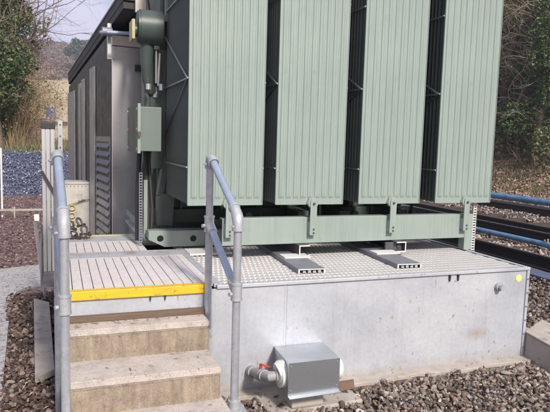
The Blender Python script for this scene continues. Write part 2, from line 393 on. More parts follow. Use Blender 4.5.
stoneA = stone_mat('gravel_stone', [(0, (.07, .05, .042)), (.3, (.15, .115, .095)), (.55, (.22, .18, .155)), (.75, (.32, .28, .25)), (.86, (.20, .12, .085)), (1, (.50, .46, .42))])
stoneB = stone_mat('ballast_stone', [(0, (.10, .065, .055)), (.4, (.25, .18, .155)), (.7, (.38, .31, .27)), (1, (.52, .46, .41))])
stoneC = stone_mat('damp_gravel_stone', [(0, (.04, .028, .025)), (.4, (.09, .06, .052)), (.75, (.16, .11, .095)), (1, (.30, .23, .2))])
def scatter(x0, x1, y0, y1, n, ok=None, z=.0, amp=.03, rs=R):
    P = np.stack([rs.uniform(x0, x1, n), rs.uniform(y0, y1, n), np.zeros(n)], 1)
    if ok is not None: P = P[ok(P[:, 0], P[:, 1])]
    P[:, 2] = z+rs.uniform(-.4, 1, len(P))*amp; return P
P1 = scatter(.85, 3.5, 1.9, 3.30, 13000, lambda x, y: ~((y > 3.2+.03*np.sin(x*23)) & (x > 1.0)) & ~((x > 3.2) & (y > 2.2)), z=-.005, amp=.03)
stones('foreground_gravel', P1, .0235, stoneA, 2)
P2 = scatter(-.46, .02, 2.2, 6.1, 6200, lambda x, y: (x > -.125-.056*y+.01+.02*np.sin(y*3)), z=-.005, amp=.03)
stones('damp_gravel', P2, .024, stoneC, 2)
P3 = scatter(3.55, 5.5, 2.5, 9, 9500, lambda x, y: ((x/y) > .55) & ((x/y) < 1.25), z=.0, amp=.05)
stones('lineside_gravel', P3, .034, stoneA, 1)
P4 = np.concatenate([scatter(6.15, 7.45, 4.5, 13, 7500, lambda x, y: x/y > .5, z=.01, amp=.05), scatter(9.4, 10.4, 8, 16, 2600, z=.02, amp=.05), scatter(11.0, 14.7, 9, 22, 7500, z=.02, amp=.06), scatter(7.9, 9.0, 6, 15, 1800, z=-.01, amp=.04)])
stones('track_ballast', P4, .042, stoneB, 1)
P5 = scatter(-2.2, .05, 7.4, 16.2, 6500, z=-.02, amp=.03)
stones('yard_gravel', P5, .03, stone_mat('reddish_gravel_stone', [(0, (.085, .05, .055)), (.5, (.16, .10, .105)), (.8, (.23, .16, .155)), (1, (.38, .30, .28))]), 1)

# ------------------------------------------------------------------ concrete path, footing
mb = MB()
inner = [(-.19, 1.2), (-.325, 3.6), (-.39, 5.0), (-.425, 5.9), (-.40, 6.22), (-.28, 6.42), (-.12, 6.55), (.0, 6.6), (.5, 6.65)]
outer = [(-1.6, 1.2), (-1.6, 3.6), (-1.6, 5.0), (-1.6, 6.2), (-1.6, 7.0), (-1.3, 7.12), (-.7, 7.3), (-.2, 7.5), (.5, 7.7)]
n = len(inner); vs = [(x, y, .014) for x, y in inner]+[(x, y, .014) for x, y in outer]+[(x, y, -.03) for x, y in inner]+[(x, y, -.03) for x, y in outer]
fs = []
for k in range(n-1): fs += [(k, k+1, n+k+1, n+k), (2*n+k, 2*n+k+1, k+1, k), (n+k, n+k+1, 3*n+k+1, 3*n+k)]
mb.add(vs, fs); tag(mb.build('path', M['path']), kind='structure')
mb = MB()
pts = [(.9, 3.24)]+[(x, 3.27+.018*math.sin(x*9)+.01*math.sin(x*31)) for x in np.linspace(1.0, 3.2, 40)]+[(3.31, 3.30), (3.31, 3.40), (.9, 3.40)]
mb.prism(pts, 'z', -.03, .012); tag(mb.build('footing', M['concrete'], bevel=.006), kind='structure')

# ------------------------------------------------------------------ galvanised bund tank with its deck
tank = thing('bund_tank', 'long low galvanised steel bund tank with perforated top carrying the green transformer', 'tank', (0, 3.37, 0))
def tk(mb, name, mat, **k):
    o = mb.build(name, mat, tank, **k)
    for q in (o if isinstance(o, list) else [o]): q.location = (0, -3.37, 0)
    return o
XL = -.03; XR = 3.255; DZ = .69
mb = MB(); mb.box(XL, 1.34, 3.37, 3.376, .012, .665); mb.box(1.342, XR-.02, 3.3715, 3.3775, .012, .665); mb.box(1.325, 1.339, 3.368, 3.3699, .012, .665)
tk(mb, 'front_panel', M['galv'])
mb = MB(); mb.box(XR-.006, XR, 3.378, 6.4, .012, .665); mb.box(XR-.018, XR+.004, 3.362, 3.377, .012, .668)
tk(mb, 'side_panel', M['galv'])
mb = MB(); mb.box(XL, XL+.006, 3.378, 5.3, .012, .665); mb.box(XL, .7, 5.3, 5.306, .012, .665); mb.box(.7, .706, 5.306, 6.4, .012, .665)
mb.box(.7, XR, 6.4, 6.406, .012, .665); tk(mb, 'rear_panel', M['steel_grey'])
mb = MB(); mb.box(.885, XR+.004, 3.356, 3.385, .666, .688); mb.box(XR-.03, XR+.004, 3.386, 6.4, .666, .688)
tk(mb, 'top_rim', M['galv'], bevel=.003)
mb = EachMB()
for z in np.linspace(.08, .6, 6): mb.tube([(XR-.008, 3.361, z), (XR-.008, 3.355, z)], .006, 8)
tk(mb, 'rivet', M['steel_grey'])
mb = MB(); mb.box(XL+.01, XR-.01, 3.39, 5.29, .30, .31); mb.box(.71, XR-.01, 5.29, 6.39, .30, .31); tk(mb, 'shaded_floor', M['black'])  # coloured black to stand for the shade below the slots
mb = MB(); mb.tube([(2.982, 3.371, .557), (2.982, 3.345, .557)], .030, 20); mb.tube([(2.982, 3.346, .557), (2.982, 3.315, .557)], .021, 8)
tk(mb, 'drain_plug', M['fitting'], smooth=True)
mb = EachMB()
for x in (2.555, 2.625, .49, .575): mb.prism([(x-.007, .664), (x+.007, .664), (x+.002, .618), (x-.002, .618)], 'y', 3.358, 3.3695)
tk(mb, 'lifting_hook', M['black'])
mb = MB(); rs2 = random.Random(3)
poly = [(3.167+.027*math.cos(a)*(1+.06*rs2.random()), .607+.027*math.sin(a)*(1+.06*rs2.random())) for a in np.linspace(0, 2*PI, 13)[:-1]]
mb.prism(poly, 'y', 3.3685, 3.3705); tk(mb, 'round_sticker', M['yellowgreen'])
mb = MB(); mb.box(XL+.02, .842, 3.352, 3.41, .648, .699)
tk(mb, 'step_nosing', M['yellow'], bevel=.004)
mb = MB()
bw = .0575
for k in range(15):
    x = .0+k*bw+.012
    mb.box(x, x+bw-.004, 3.412, 4.33, .672, .690+.0012*(k % 2))
tk(mb, 'deck_boards', M['deck'], bevel=.0015)
mb = MB()
for k in range(11):
    x = .0+k*bw+.012; mb.box(x, x+bw-.004, 4.57, 5.02, .672, .690)
tk(mb, 'deck_boards', M['deck'], bevel=.0015)
mb = MB(); mb.box(XL, .872, 4.335, 4.565, .668, .691); mb.box(XL, .66, 5.025, 5.30, .668, .691)
mb.box(XL, .01, 3.412, 4.33, .668, .691); mb.box(.874, .90, 3.39, 4.565, .668, .689); mb.box(.872, .925, 4.567, 4.90, .668, .6885); mb.box(.662, .925, 4.90, 6.38, .668, .6885); mb.box(.9005, .925, 3.39, 4.565, .668, .6883)
tk(mb, 'deck_plate', M['deckgrey'], bevel=.002)
mb = MB(); mb.box(XL, .66, 5.302, 5.33, .66, .700); tk(mb, 'rear_kick_strip', M['yellow_dull'], bevel=.003)
# punched grating: each hole really cut, in a staggered pattern
def grating(x0, x1, y0, y1, px, py, z):   # long narrow slots
    V = []; Fc = []; nx_ = int((x1-x0)/px); ny_ = int((y1-y0)/py)
    for j in range(ny_):
        for i in range(-1, nx_+1):
            ox = x0+i*px+(px/2 if j % 2 else 0); oy = y0+j*py
            a, b_ = max(ox, x0), min(ox+px, x1)
            if b_-a < px*.9: continue
            cx_ = (a+b_)/2; cy_ = oy+py/2; n0 = len(V)
            V += [(a, oy, z), (b_, oy, z), (b_, oy+py, z), (a, oy+py, z)]
            hx, hy = px*.385, py*.41
            for zz in (z+.0015, z-.012): V += [(cx_-hx, cy_-hy, zz), (cx_+hx, cy_-hy, zz), (cx_+hx, cy_+hy, zz), (cx_-hx, cy_+hy, zz)]
            for k in range(4):
                k2 = (k+1) % 4
                Fc += [(n0+k, n0+k2, n0+4+k2, n0+4+k), (n0+4+k, n0+4+k2, n0+8+k2, n0+8+k)]
    return np.array(V), np.array(Fc)
V, F = grating(.905, XR-.035, 3.388, 6.38, .034, .072, .684)
o = np_mesh('perforated_grating', V, F, M['grate'], tank); o.location = (0, -3.37, 0)
mb = EachMB()
for x in np.arange(1.0, 3.2, .3): mb.box(x, x+.02, 3.39, 6.38, .60, .668)
tk(mb, 'grating_bearer', M['steel_dark'])

# brown timber packer between steps and tank
mb = MB(); mb.box(.045, .80, 3.325, 3.366, .49, .562); tag(mb.build('timber_packer', M['wood_dark'], bevel=.003), 'rough brown timber strip wedged between the top step and the tank wall', 'timber')

# ------------------------------------------------------------------ steps
st = thing('concrete_steps', 'three weathered sandy concrete steps with paler treads leading up to the yellow edged deck', 'steps', (.42, 3, 0))
for (yf, zt, x0, x1) in ((3.19, .532, .035, .80), (2.915, .360, .03, .798), (2.64, .185, .02, .815)):
    def rough_box(name, x0, x1, y0, y1, z0, z1, mat, amp=.003):
        bm = bmesh.new(); bmesh.ops.create_cube(bm, size=1)
        for v in bm.verts: v.co = Vector((x0 if v.co.x < 0 else x1, y0 if v.co.y < 0 else y1, z0 if v.co.z < 0 else z1))
        bmesh.ops.bevel(bm, geom=bm.edges[:], offset=.008, segments=2, affect='EDGES')
        bmesh.ops.subdivide_edges(bm, edges=[e for e in bm.edges if e.calc_length() > .25], cuts=24, use_grid_fill=True)
        for v in bm.verts:
            n = vnoise(np.array([v.co.x*1.3+v.co.z]), np.array([v.co.y+v.co.z*.7]), .05, 2)[0]+.5*vnoise(np.array([v.co.x+v.co.z]), np.array([v.co.y+v.co.z]), .018, 8)[0]
            v.co += Vector((0, -1, 1))*n*amp
        me = bpy.data.meshes.new(name); bm.to_mesh(me); bm.free(); me.materials.append(mat)
        o = bpy.data.objects.new(name, me); link(o, st); o.location = (-.42, -3, 0); return o
    rough_box('riser', x0+.001, x1-.002, yf+.0015, 3.36 if zt > .5 else yf+.42, zt-.19, zt-.040, M['riser'], .003)
    rough_box('tread', x0, x1, yf, 3.322 if zt > .5 else yf+.42, zt-.040, zt, M['tread'], .0025)

# ------------------------------------------------------------------ handrails (tube and clamp)
def handrail(label, bx, by, fx, fy, bz, fz, zb0, zf0, cat='handrail'):
    t = thing('handrail', label, cat, (fx, fy, zf0), 0, 'tube handrails either side of the steps')
    def L(p): return (p[0]-fx, p[1]-fy, p[2]-zf0)
    r = .0215
    MB().tube([L((fx, fy, zf0)), L((fx, fy, fz-.01))], r, 20).build('post', M['tube'], t, smooth=True)
    MB().tube([L((bx, by, zb0)), L((bx, by, bz-.02))], r, 20).build('post', M['tube'], t, smooth=True)
    T0 = Vector((fx, fy, fz)); T1 = Vector((bx, by, bz)); d = (T1-T0)
    MB().tube([L(T0+d*.04), L(T1-d*.03)], r, 20).build('top_rail', M['tube_skytint'], t, smooth=True)
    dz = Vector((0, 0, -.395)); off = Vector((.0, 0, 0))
    MB().tube([L(T0+dz+d*.05), L(T1+dz-d*.05)], r*.96, 20).build('mid_rail', M['tube_skytint'], t, smooth=True)
    # elbows and clamps
    a = Vector((0, 0, -1)); u = d.normalized()
    def elbow(c, v1, v2):
        m = MB(); m.tube([L(c+v1*.075), L(c+v1*.035), L(c+(v1+v2)*.012), L(c+v2*.035), L(c+v2*.075)], [.028, .028, .031, .028, .028], 20)
        m.tube([L(c+v1*.075), L(c+v1*.062)], .0315, 20); m.tube([L(c+v2*.075), L(c+v2*.062)], .0315, 20)
        m.tube([L(c+v1*.05+Vector((-.03, -.02, 0))), L(c+v1*.05+Vector((-.042, -.028, 0)))], .007, 8)
        m.build('elbow_fitting', M['fitting'], t, smooth=True)
    elbow(T1, a, -u); elbow(T0, a, u)
    def clamp(c, v):
        m = MB(); m.tube([L(c+Vector((0, 0, .045))), L(c-Vector((0, 0, .045)))], .0285, 20)
        m.tube([L(c+Vector((0, 0, .046))), L(c+Vector((0, 0, .036)))], .0315, 20); m.tube([L(c-Vector((0, 0, .046))), L(c-Vector((0, 0, .036)))], .0315, 20)
        m.tube([L(c+v*.02), L(c+v*.075)], .0275, 20); m.tube([L(c+Vector((-.03, -.01, -.01))), L(c+Vector((-.045, -.016, -.01)))], .011, 10)
        m.build('clamp_fitting', M['fitting'], t, smooth=True)
    clamp(T1+dz, -u); clamp(T0+dz, u)
    if zf0 > -.01:
        m = MB(); m.tube([L((fx, fy, zf0)), L((fx, fy, zf0+.012))], .055, 20); m.tube([L((fx, fy, zf0+.012)), L((fx, fy, zf0+.05))], .034, 20)
        m.build('base_flange', M['fitting'], t, smooth=True)
    return t
handrail('galvanised tube handrail between the steps and the open tank face, beside the white filter', .823, 3.33, .866, 2.89, 1.462, 1.165, .44, .13)
handrail('galvanised tube handrail on the ladder side of the steps, blue sky sheen coloured into its rail', -.005, 3.33, .022, 2.89, 1.47, 1.155, .0, -.05)
mb = MB(); mb.box(.82, .93, 2.8, 2.97, -.03, .129); tag(mb.build('post_pad', M['concrete'], bevel=.01), 'small concrete pad under the foot of the handrail post', 'concrete pad')

# ------------------------------------------------------------------ transformer
TX = (1.9, 5.3, .69)
tr = thing('transformer', 'big pale green electrical transformer with four fluted radiators on the galvanised tank', 'transformer', TX)
def tp(mb, name, mat, parent=None, **k):
    o = mb.build(name, mat, parent or tr, **k)
    if parent is None:
        for q in (o if isinstance(o, list) else [o]): q.location = (-TX[0], -TX[1], -TX[2])
    return o
# fluted panel mesh
def flute_panel(w, h, d, nr=9, thick=.008):
    """front faces -y; ribs stand proud by d, ribs stop short of top and bottom edge"""
    xs_ = [0, .004]; prof = [0, 0]
    m0 = .014; pitch = (w-2*m0)/nr
    for k in range(nr):
        a = m0+k*pitch
        gap = .007 if k % 2 else .011
        for fx_, p in ((gap*.5, 0), (gap*.5+.006, 1), (pitch*.5-.003, 1), (pitch*.5, .72), (pitch*.5+.003, 1), (pitch-gap*.5-.006, 1), (pitch-gap*.5, 0)):
            xs_.append(a+fx_); prof.append(p)
    xs_ += [w-.004, w]; prof += [0, 0]
    zs_ = [0, .035, .042, .052, .066]+list(np.linspace(.12, h-.12, 10))+[h-.066, h-.052, h-.042, h-.035, h]
    zp = [0, 0, .15, .8, 1]+[1]*10+[1, .8, .15, 0, 0]
    V = []; F = []
    nx_, nz_ = len(xs_), len(zs_)
    for z, q in zip(zs_, zp):
        for x, p in zip(xs_, prof): V.append((x, -d*p*q, z))
    for j in range(nz_-1):
        for i in range(nx_-1): a = j*nx_+i; F.append((a, a+1, a+nx_+1, a+nx_))
    m = MB(); m.add(V, F); m.box(0, w, .0015, thick, 0, h)
    m.box(-.004, 0, -.006, thick+.002, -.004, h+.004); m.box(w, w+.004, -.006, thick+.002, -.004, h+.004); m.box(0, w, -.006, thick+.002, -.006, 0)
    return m
RW, RH = .545, 2.05; RZ = 1.098
RX = [.845, 1.497, 2.183, 2.885]
def make_radiator():
    r = bpy.data.objects.new('radiator', None); r.empty_display_size = .1; link(r, tr)
    r.location = (RX[0]-TX[0], 4.05-TX[1], RZ-TX[2])
    f = flute_panel(RW, RH, .007).build('front_panel', M['rad'], r)
    # inner fins: same outline, thinner
    prev = None
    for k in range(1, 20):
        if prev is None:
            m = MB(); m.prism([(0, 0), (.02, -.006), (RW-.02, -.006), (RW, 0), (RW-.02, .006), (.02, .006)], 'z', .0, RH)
            o_ = m.build('fin', M['shade_green'], r); prev = o_
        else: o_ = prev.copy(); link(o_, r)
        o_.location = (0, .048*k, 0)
    m = EachMB(); m.tube([(RW/2, .01, .10), (RW/2, 1.06, .10)], .045, 16); m.tube([(RW/2, .01, RH-.1), (RW/2, 1.06, RH-.1)], .045, 16); m.build('header_pipe', M['shade_green'], r, smooth=True)
    for zc in (.262, .872, 1.482):
        for xx in (-.007,):
            m = MB(); m.bar((xx, .02, zc), (xx, .93, zc), .006, .012); m.build('tie_bar', M['mgreen'], r)
    m = MB(); m.bar((-.010, .02, .872), (-.010, .93, 1.282), .006, .012); m.build('tie_bar', M['rad'], r)  # paler green puts in the light this diagonal catches
    m = MB(); m.bar((-.010, .02, .872), (-.010, .93, .462), .006, .012); m.build('tie_bar', M['shade_green'], r)  # same kind of bar, its shade put into the darker green
    m = EachMB()
    for zc in (.262, .872, 1.482):
        m.tube([(-.010, .004, zc), (-.010, .02, zc)], .006, 8); m.tube([(RW+.006, .004, zc), (RW+.006, .02, zc)], .006, 8)
    m.build('tie_lug', M['rad'], r, smooth=True)
    m = MB(); cx_ = RW/2+.02; m.tube([(cx_-.0, -.026, .008), (cx_, .004, .008)], .042, 24); m.prism([(cx_-.05, .0), (cx_+.03, .0), (cx_+.02, .045), (cx_-.03, .045)], 'y', -.018, .002)
    m.build('support_boss', M['rad'], r, smooth=True)
    return r
rad = make_radiator()
rads = [rad]
for x in RX[1:]:
    c = copy_tree(rad, tr); c.location = (x-TX[0], 4.05-TX[1], RZ-TX[2]); rads.append(c)
# support beam, leg, brackets
mb = MB(); mb.prism([(4.062, .795), (4.14, .795), (4.14, .805), (4.072, .805), (4.072, .985), (4.14, .985), (4.14, .995), (4.062, .995)], 'x', 1.10, 3.205)
tp(mb, 'front_beam', M['rad'], bevel=.003)
mb = MB(); mb.box(3.207, 3.285, 4.062, 4.14, .690, .995); tp(mb, 'beam_leg', M['rad'], bevel=.003)
for k, x in enumerate(RX):
    xc = x+RW/2+.022
    mb = MB(); z0, z1 = .862, 1.135
    poly = [(xc-.027, z0), (xc+.027, z0), (xc+.027, z1-.02), (xc+.018, z1), (xc-.018, z1), (xc-.027, z1-.02)]
    mb.prism(poly, 'y', 4.014 if k else 4.014, 4.026); mb.box(xc-.027, xc+.027, 4.026, 4.061, z0+.01, z0+.10)
    b_ = tp(mb, 'hanger_bracket', M['rad'], bevel=.002)
    mb = EachMB(); mb.tube([(xc, 4.014, z1-.035), (xc, 4.006, z1-.035)], .010, 10); mb.tube([(xc+.004, 4.014, z0+.045), (xc+.004, 4.007, z0+.045)], .007, 6); mb.tube([(xc+.004, 4.014, z0+.018), (xc+.004, 4.007, z0+.018)], .007, 6)
    mb.build('bolt', M['steel_dark'], b_)
# perforated upright behind the leg and at the left end
def perf(name, x, y, z0, z1, w, ax):
    m = MB(); hz = .022; z = z0
    if ax == 'front':
        m.box(x, x+.004, y, y+.02, z0, z1); m.box(x+w-.004, x+w, y, y+.02, z0, z1)
        while z < z1: m.box(x+.004, x+w-.004, y+.004, y+.007, z, z+.010); z += hz
    return m
tp(perf('', 3.306, 4.09, .02, 1.10, .034, 'front'), 'perforated_strut', M['white_edge'])
tp(perf('', .600, 4.75, .70, 1.28, .026, 'front'), 'perforated_strut', M['steel_grey'])
mb = EachMB(); mb.tube([(.67, 4.78, .75), (.675, 4.8, 1.0), (.66, 4.82, 1.3), (.66, 4.85, 1.5)], .018, 8); mb.tube([(.70, 4.78, .74), (.71, 4.8, 1.0), (.69, 4.82, 1.3), (.68, 4.85, 1.46)], .014, 8)
mb.tube([(.60, 4.85, .72), (.60, 4.86, 1.1), (.62, 4.9, 1.44)], .02, 8)
tp(mb, 'cable_bundle', M['black'], smooth=True)
mb = MB(); mb.box(.640, .668, 4.77, 4.80, .78, 1.22); tp(mb, 'cable_tray', M['mgreen'])
# skid base with chamfered end and lifting holes
def plate_with_holes(outline, holes, y0, y1):
    bm = bmesh.new(); edges = []
    def loop(pts):
        vs = [bm.verts.new((u, y0, w)) for u, w in pts]; return [bm.edges.new((vs[i], vs[(i+1) % len(vs)])) for i in range(len(vs))]
    edges += loop(outline)
    for (cx_, cz_, r_) in holes: edges += loop([(cx_+r_*math.cos(a), cz_+r_*math.sin(a)) for a in np.linspace(0, 2*PI, 25)[:-1]])
    bmesh.ops.triangle_fill(bm, use_beauty=True, edges=edges)
    r_ = bmesh.ops.extrude_face_region(bm, geom=bm.faces[:]); bmesh.ops.translate(bm, vec=(0, y1-y0, 0), verts=[g for g in r_['geom'] if isinstance(g, bmesh.types.BMVert)])
    bmesh.ops.recalc_face_normals(bm, faces=bm.faces[:]); return bm
bm = plate_with_holes([(.655, .83), (.655, .765), (.78, .705), (1.25, .705), (1.30, .72), (3.1, .72), (3.1, .83)], [(.745, .772, .026), (1.008, .766, .026)], 4.60, 4.612)
me = bpy.data.meshes.new('skid_end_plate'); bm.to_mesh(me); bm.free(); me.materials.append(M['mgreen']); o = bpy.data.objects.new('skid_end_plate', me); link(o, tr); o.location = (-TX[0], -TX[1], -TX[2])
mb = EachMB(); mb.box(.655, 3.1, 4.612, 4.72, .820, .832); mb.box(.655, .67, 4.612, 6.2, .765, .82); mb.box(.66, 3.1, 4.80, 4.83, .71, .818); mb.box(3.04, 3.09, 4.72, 6.2, .73, .82)
tp(mb, 'skid_frame', M['mgreen'], bevel=.002)
mb = EachMB(); mb.box(.80, 1.1, 4.74, 4.79, .692, .71); mb.box(.92, 1.25, 4.30, 4.52, .686, .70); tp(mb, 'packing_plate', M['white_edge'], bevel=.001)
# main tank body
mb = MB(); mb.box(.80, 3.25, 5.12, 6.2, .95, 3.3); tp(mb, 'main_tank', M['shade_green'], bevel=.01)
mb = MB(); mb.box(.76, 3.3, 5.06, 6.25, .83, .95); tp(mb, 'tank_base', M['shade_green'], bevel=.005)
mb = EachMB()
for x in np.arange(.98, 3.2, .23): mb.box(x, x+.014, 5.0, 5.119, .96, 3.2)
tp(mb, 'tank_stiffener', M['shade_green'])
mb = EachMB()
for y in (5.2, 5.55, 5.9): mb.prism([(.80, .951), (.745, .951), (.745, 1.1), (.80, 1.45)], 'y', y, y+.02)
mb.prism([(.775, .83), (.775, 1.06), (.80, 1.10), (.90, 1.10), (.91, 1.06), (.895, .83)], 'y', 4.90, 5.055)
mb.prism([(.775, 1.08), (.83, 1.42), (.87, 1.42), (.83, 1.10)], 'y', 4.93, 5.05)
mb.prism([(.86, 1.10), (.89, 1.48), (.93, 1.48), (.91, 1.10)], 'y', 4.95, 5.05)
tp(mb, 'jacking_gusset', M['shade_green'], bevel=.002)
mb = EachMB()   # clutter below the radiators seen through the gap over the beam
for x in (1.35, 1.95, 2.35, 2.95):
    mb.box(x, x+.10, 4.7, 5.0, .84, .96); mb.tube([(x+.15, 4.72, .93), (x+.15, 4.68, .93)], .03, 14)
mb.box(1.2, 3.1, 4.74, 4.78, .835, .90)
tp(mb, 'drain_fitting', M['shade_green'], bevel=.002)
mb = EachMB()
for x in (1.58, 2.12, 2.62, 3.05): mb.tube([(x, 4.60, .70), (x+.01, 4.64, .9), (x+.03, 4.7, 1.15)], .014, 8)
tp(mb, 'cable_bundle', M['black'], smooth=True)
# control cabinet at the left end
cab = bpy.data.objects.new('control_cabinet', None); link(cab, tr); cab.location = (-TX[0], -TX[1], -TX[2])
MB().box(.575, .735, 4.52, 5.18, 1.455, 1.785).build('body', M['cabgreen'], cab, bevel=.004)
MB().box(.5585, .5745, 4.512, 5.20, 1.440, 1.805).build('door', M['shade_green'], cab, bevel=.002)  # shade on the side-facing door put into its darker green
MB().box(.556, .578, 4.498, 4.511, 1.438, 1.807).build('door_edge', M['rad'], cab, bevel=.002)
m = MB(); m.tube([(.566, 4.498, 1.58), (.566, 4.478, 1.58)], .012, 12); m.box(.558, .575, 4.470, 4.499, 1.565, 1.60); m.build('latch', M['brass'], cab)
m = EachMB()
for y_ in (4.55, 5.15):
    for z_ in (1.47, 1.62, 1.77): m.tube([(.558, y_, z_), (.552, y_, z_)], .008, 8)
m.build('screw', M['white'], cab)
# turret, flange, pipework
mb = MB(); mb.tube([(.615, 4.90, 2.43), (.79, 4.90, 2.43)], .135, 28); mb.tube([(.60, 4.90, 2.43), (.616, 4.90, 2.43)], .125, 28); tp(mb, 'turret_drum', M['shade_green'], smooth=True)
mb = MB(); mb.box(.548, .572, 4.80, 5.0, 2.32, 2.47); tp(mb, 'yellow_flange', M['yellow_dull'], bevel=.003)
mb = MB(); mb.tube([(.572, 4.90, 2.40), (.60, 4.90, 2.40)], .05, 16); mb.tube([(.68, 4.92, 2.31), (.68, 4.94, 2.16), (.69, 4.96, 2.02), (.73, 5.0, 1.93)], [.058, .048, .042, .038], 16)
mb.tube([(.70, 5.02, 2.05), (.70, 5.02, 1.80)], .03, 12)
tp(mb, 'pipe_bend', M['shade_green'], smooth=True)
mb = EachMB(); mb.tube([(.755, 4.93, 2.26), (.758, 4.94, 2.0)], .012, 10); mb.tube([(.785, 4.93, 2.24), (.775, 4.94, 1.98)], .012, 10); mb.tube([(.685, 4.86, 1.985), (.685, 4.86, 1.94)], .022, 12); mb.tube([(.79, 4.88, 1.99), (.79, 4.88, 1.94)], .022, 12)
tp(mb, 'steel_pipe', M['alu'], smooth=True)
mb = MB(); mb.box(.83, .862, 4.95, 4.99, 2.55, 3.1); mb.box(.80, .862, 4.95, 4.99, 2.50, 2.55); tp(mb, 'hanging_strap', M['mgreen'], bevel=.002)
mb = MB(); mb.box(.742, .775, 4.985, 4.992, 1.89, 1.975); tp(mb, 'rating_plate', M['label'])
mb = MB(); mb.box(.70, .85, 5.0, 5.119, 1.3, 2.28); mb.box(.80, .85, 5.06, 5.119, 2.28, 3.2); tp(mb, 'corner_duct', M['shade_green'], bevel=.003)
# cross channels under the beam
def cchan(x, dirn, y0, y1, z0, z1):
    w = .085*dirn; t_ = .008*dirn
    return [(x, z0), (x+w, z0), (x+w, z0+.008), (x+t_, z0+.008), (x+t_, z1-.008), (x+w, z1-.008), (x+w, z1), (x, z1)]
mb = EachMB(); mb.prism(cchan(1.672, 1, 0, 0, .712, .793), 'y', 3.99, 6.1); mb.prism(cchan(2.590, -1, 0, 0, .712, .793), 'y', 3.99, 6.1)
tp(mb, 'cross_channel', M['steel_dark'])
mb = EachMB(); mb.prism(cchan(1.672, 1, 0, 0, .712, .793), 'y', 3.984, 3.989); mb.prism(cchan(2.590, -1, 0, 0, .712, .793), 'y', 3.984, 3.989)
tp(mb, 'sawn_channel_end', M['white_edge'])
mb = MB(); mb.box(2.43, 2.58, 4.03, 4.05, .721, .784); mb.tube([(2.545, 4.03, .752), (2.545, 4.02, .752)], .015, 12); tp(mb, 'channel_plug', M['steel_dark'])

# ------------------------------------------------------------------ flat rails lying on the grating
for k, (x0, lab) in enumerate(((1.487, 'flat dark steel channel on the grating nearer the handrail, under the transformer'), (2.245, 'flat dark steel channel on the grating farther from the handrail, under the transformer'))):
    t = thing('runner_channel', lab, 'steel channel', (x0, 3.55, .686), -math.radians(3.5), 'steel channels on the grating')
    W_ = .19; H_ = .030
    MB().prism([(0, 0), (.010, 0), (.010, H_-.006), (W_-.010, H_-.006), (W_-.010, 0), (W_, 0), (W_, H_), (0, H_)], 'y', .0, 2.6).build('channel', M['steel_grey'], t)
    MB().prism([(0, 0), (.010, 0), (.010, H_-.006), (W_-.010, H_-.006), (W_-.010, 0), (W_, 0), (W_, H_), (0, H_)], 'y', -.003, -.0005).build('sawn_end', M['white_edge'], t)
    m = MB()
    for q in range(4): m.box(.035+q*.036, .055+q*.036, .004, .03, .001, .016+.004*(q % 2))
    m.build('end_filler', M['fitting'], t)
    MB().box(.02, W_+.03, .36, .50, H_, H_+.008).build('pad', M['white_edge'], t, bevel=.001)

# ------------------------------------------------------------------ filter unit at the foot of the tank
fl = thing('oil_filter', 'white plastic filter cartridge under a bent zinc cover at the foot of the tank', 'filter', (1.4, 3.1, 0))
def fp(mb, name, mat, **k):
    o = mb.build(name, mat, fl, **k)
    for q in (o if isinstance(o, list) else [o]): q.location = (-1.4, -3.1, 0)
    return o
x0, x1, y0, y1 = 1.185, 1.500, 2.92, 3.20; z0, z1 = .145, .335
x0b, x1b = 1.262, 1.60
mb = MB()
mb.add([(x0, y0, z0), (x1, y0, z0+.004), (x1, y0, z1), (x0, y0, z1), (x0, y0-.03, z0-.004), (x1, y0-.03, z0), (x0b, 3.366, .272), (x1b, 3.366, .268)],
       [(0, 1, 2, 3), (4, 5, 1, 0), (3, 2, 7, 6)])
mb.add([(x0, y0+.001, z1-.001), (x0b, 3.364, .27), (x0b, 3.364, .17), (x0, y0+.001, z0+.1)], [(0, 1, 2, 3)])
o = fp(mb, 'zinc_cover', surf('zinc_sheet', (.50, .53, .56), (.40, .43, .46), scale=5, rough=.30, metal=.8, bs=.08, bscale=12))
sm = o.modifiers.new('thick', 'SOLIDIFY'); sm.thickness = .003
mb = MB(); zc = .235; yc = 3.03
mb.tube([(1.158, yc, zc-.004), (1.163, yc, zc-.004), (1.172, yc, zc), (1.20, yc, zc), (1.202, yc, zc), (1.52, yc, zc), (1.545, yc, zc), (1.555, yc, zc)], [.05, .064, .074, .074, .068, .068, .068, .056], 28)
for x in (1.168, 1.179, 1.190): mb.tube([(x, yc, zc), (x+.005, yc, zc)], .0775, 28)
fp(mb, 'cartridge', M['white'], smooth=True)
mb = MB(); ex = 1.112
mb.tube([(1.165, yc, zc-.006), (1.145, yc, zc-.010), (1.122, yc+.008, zc-.014), (ex, yc+.035, zc-.024), (ex, 3.2, zc-.062), (ex, 3.372, zc-.108)], [.026, .027, .030, .030, .027, .027], 20)
for (a_, b_) in (((1.145, yc, zc-.008), (1.158, yc, zc-.008)), ((ex, 3.10, zc-.035), (ex, 3.12, zc-.041)), ((ex, 3.14, zc-.046), (ex, 3.22, zc-.067)), ((ex, 3.31, zc-.092), (ex, 3.368, zc-.107))): mb.tube([a_, b_], .037, 20)
fp(mb, 'elbow_pipe', M['greyplastic'], smooth=True)
mb = MB(); mb.tube([(ex, 3.18, zc-.03), (ex, 3.18, zc+.01)], .010, 10); mb.bar((ex-.005, 3.18, zc+.012), (ex+.05, 3.13, zc-.004), .013, .009); fp(mb, 'valve_handle', M['red'], bevel=.003)
mb = EachMB()
for x in (1.20, 1.485): 
    for z in (.175, .315): mb.tube([(x, 2.9205, z), (x, 2.916, z)], .005, 8)
fp(mb, 'rivet', M['steel_grey'])
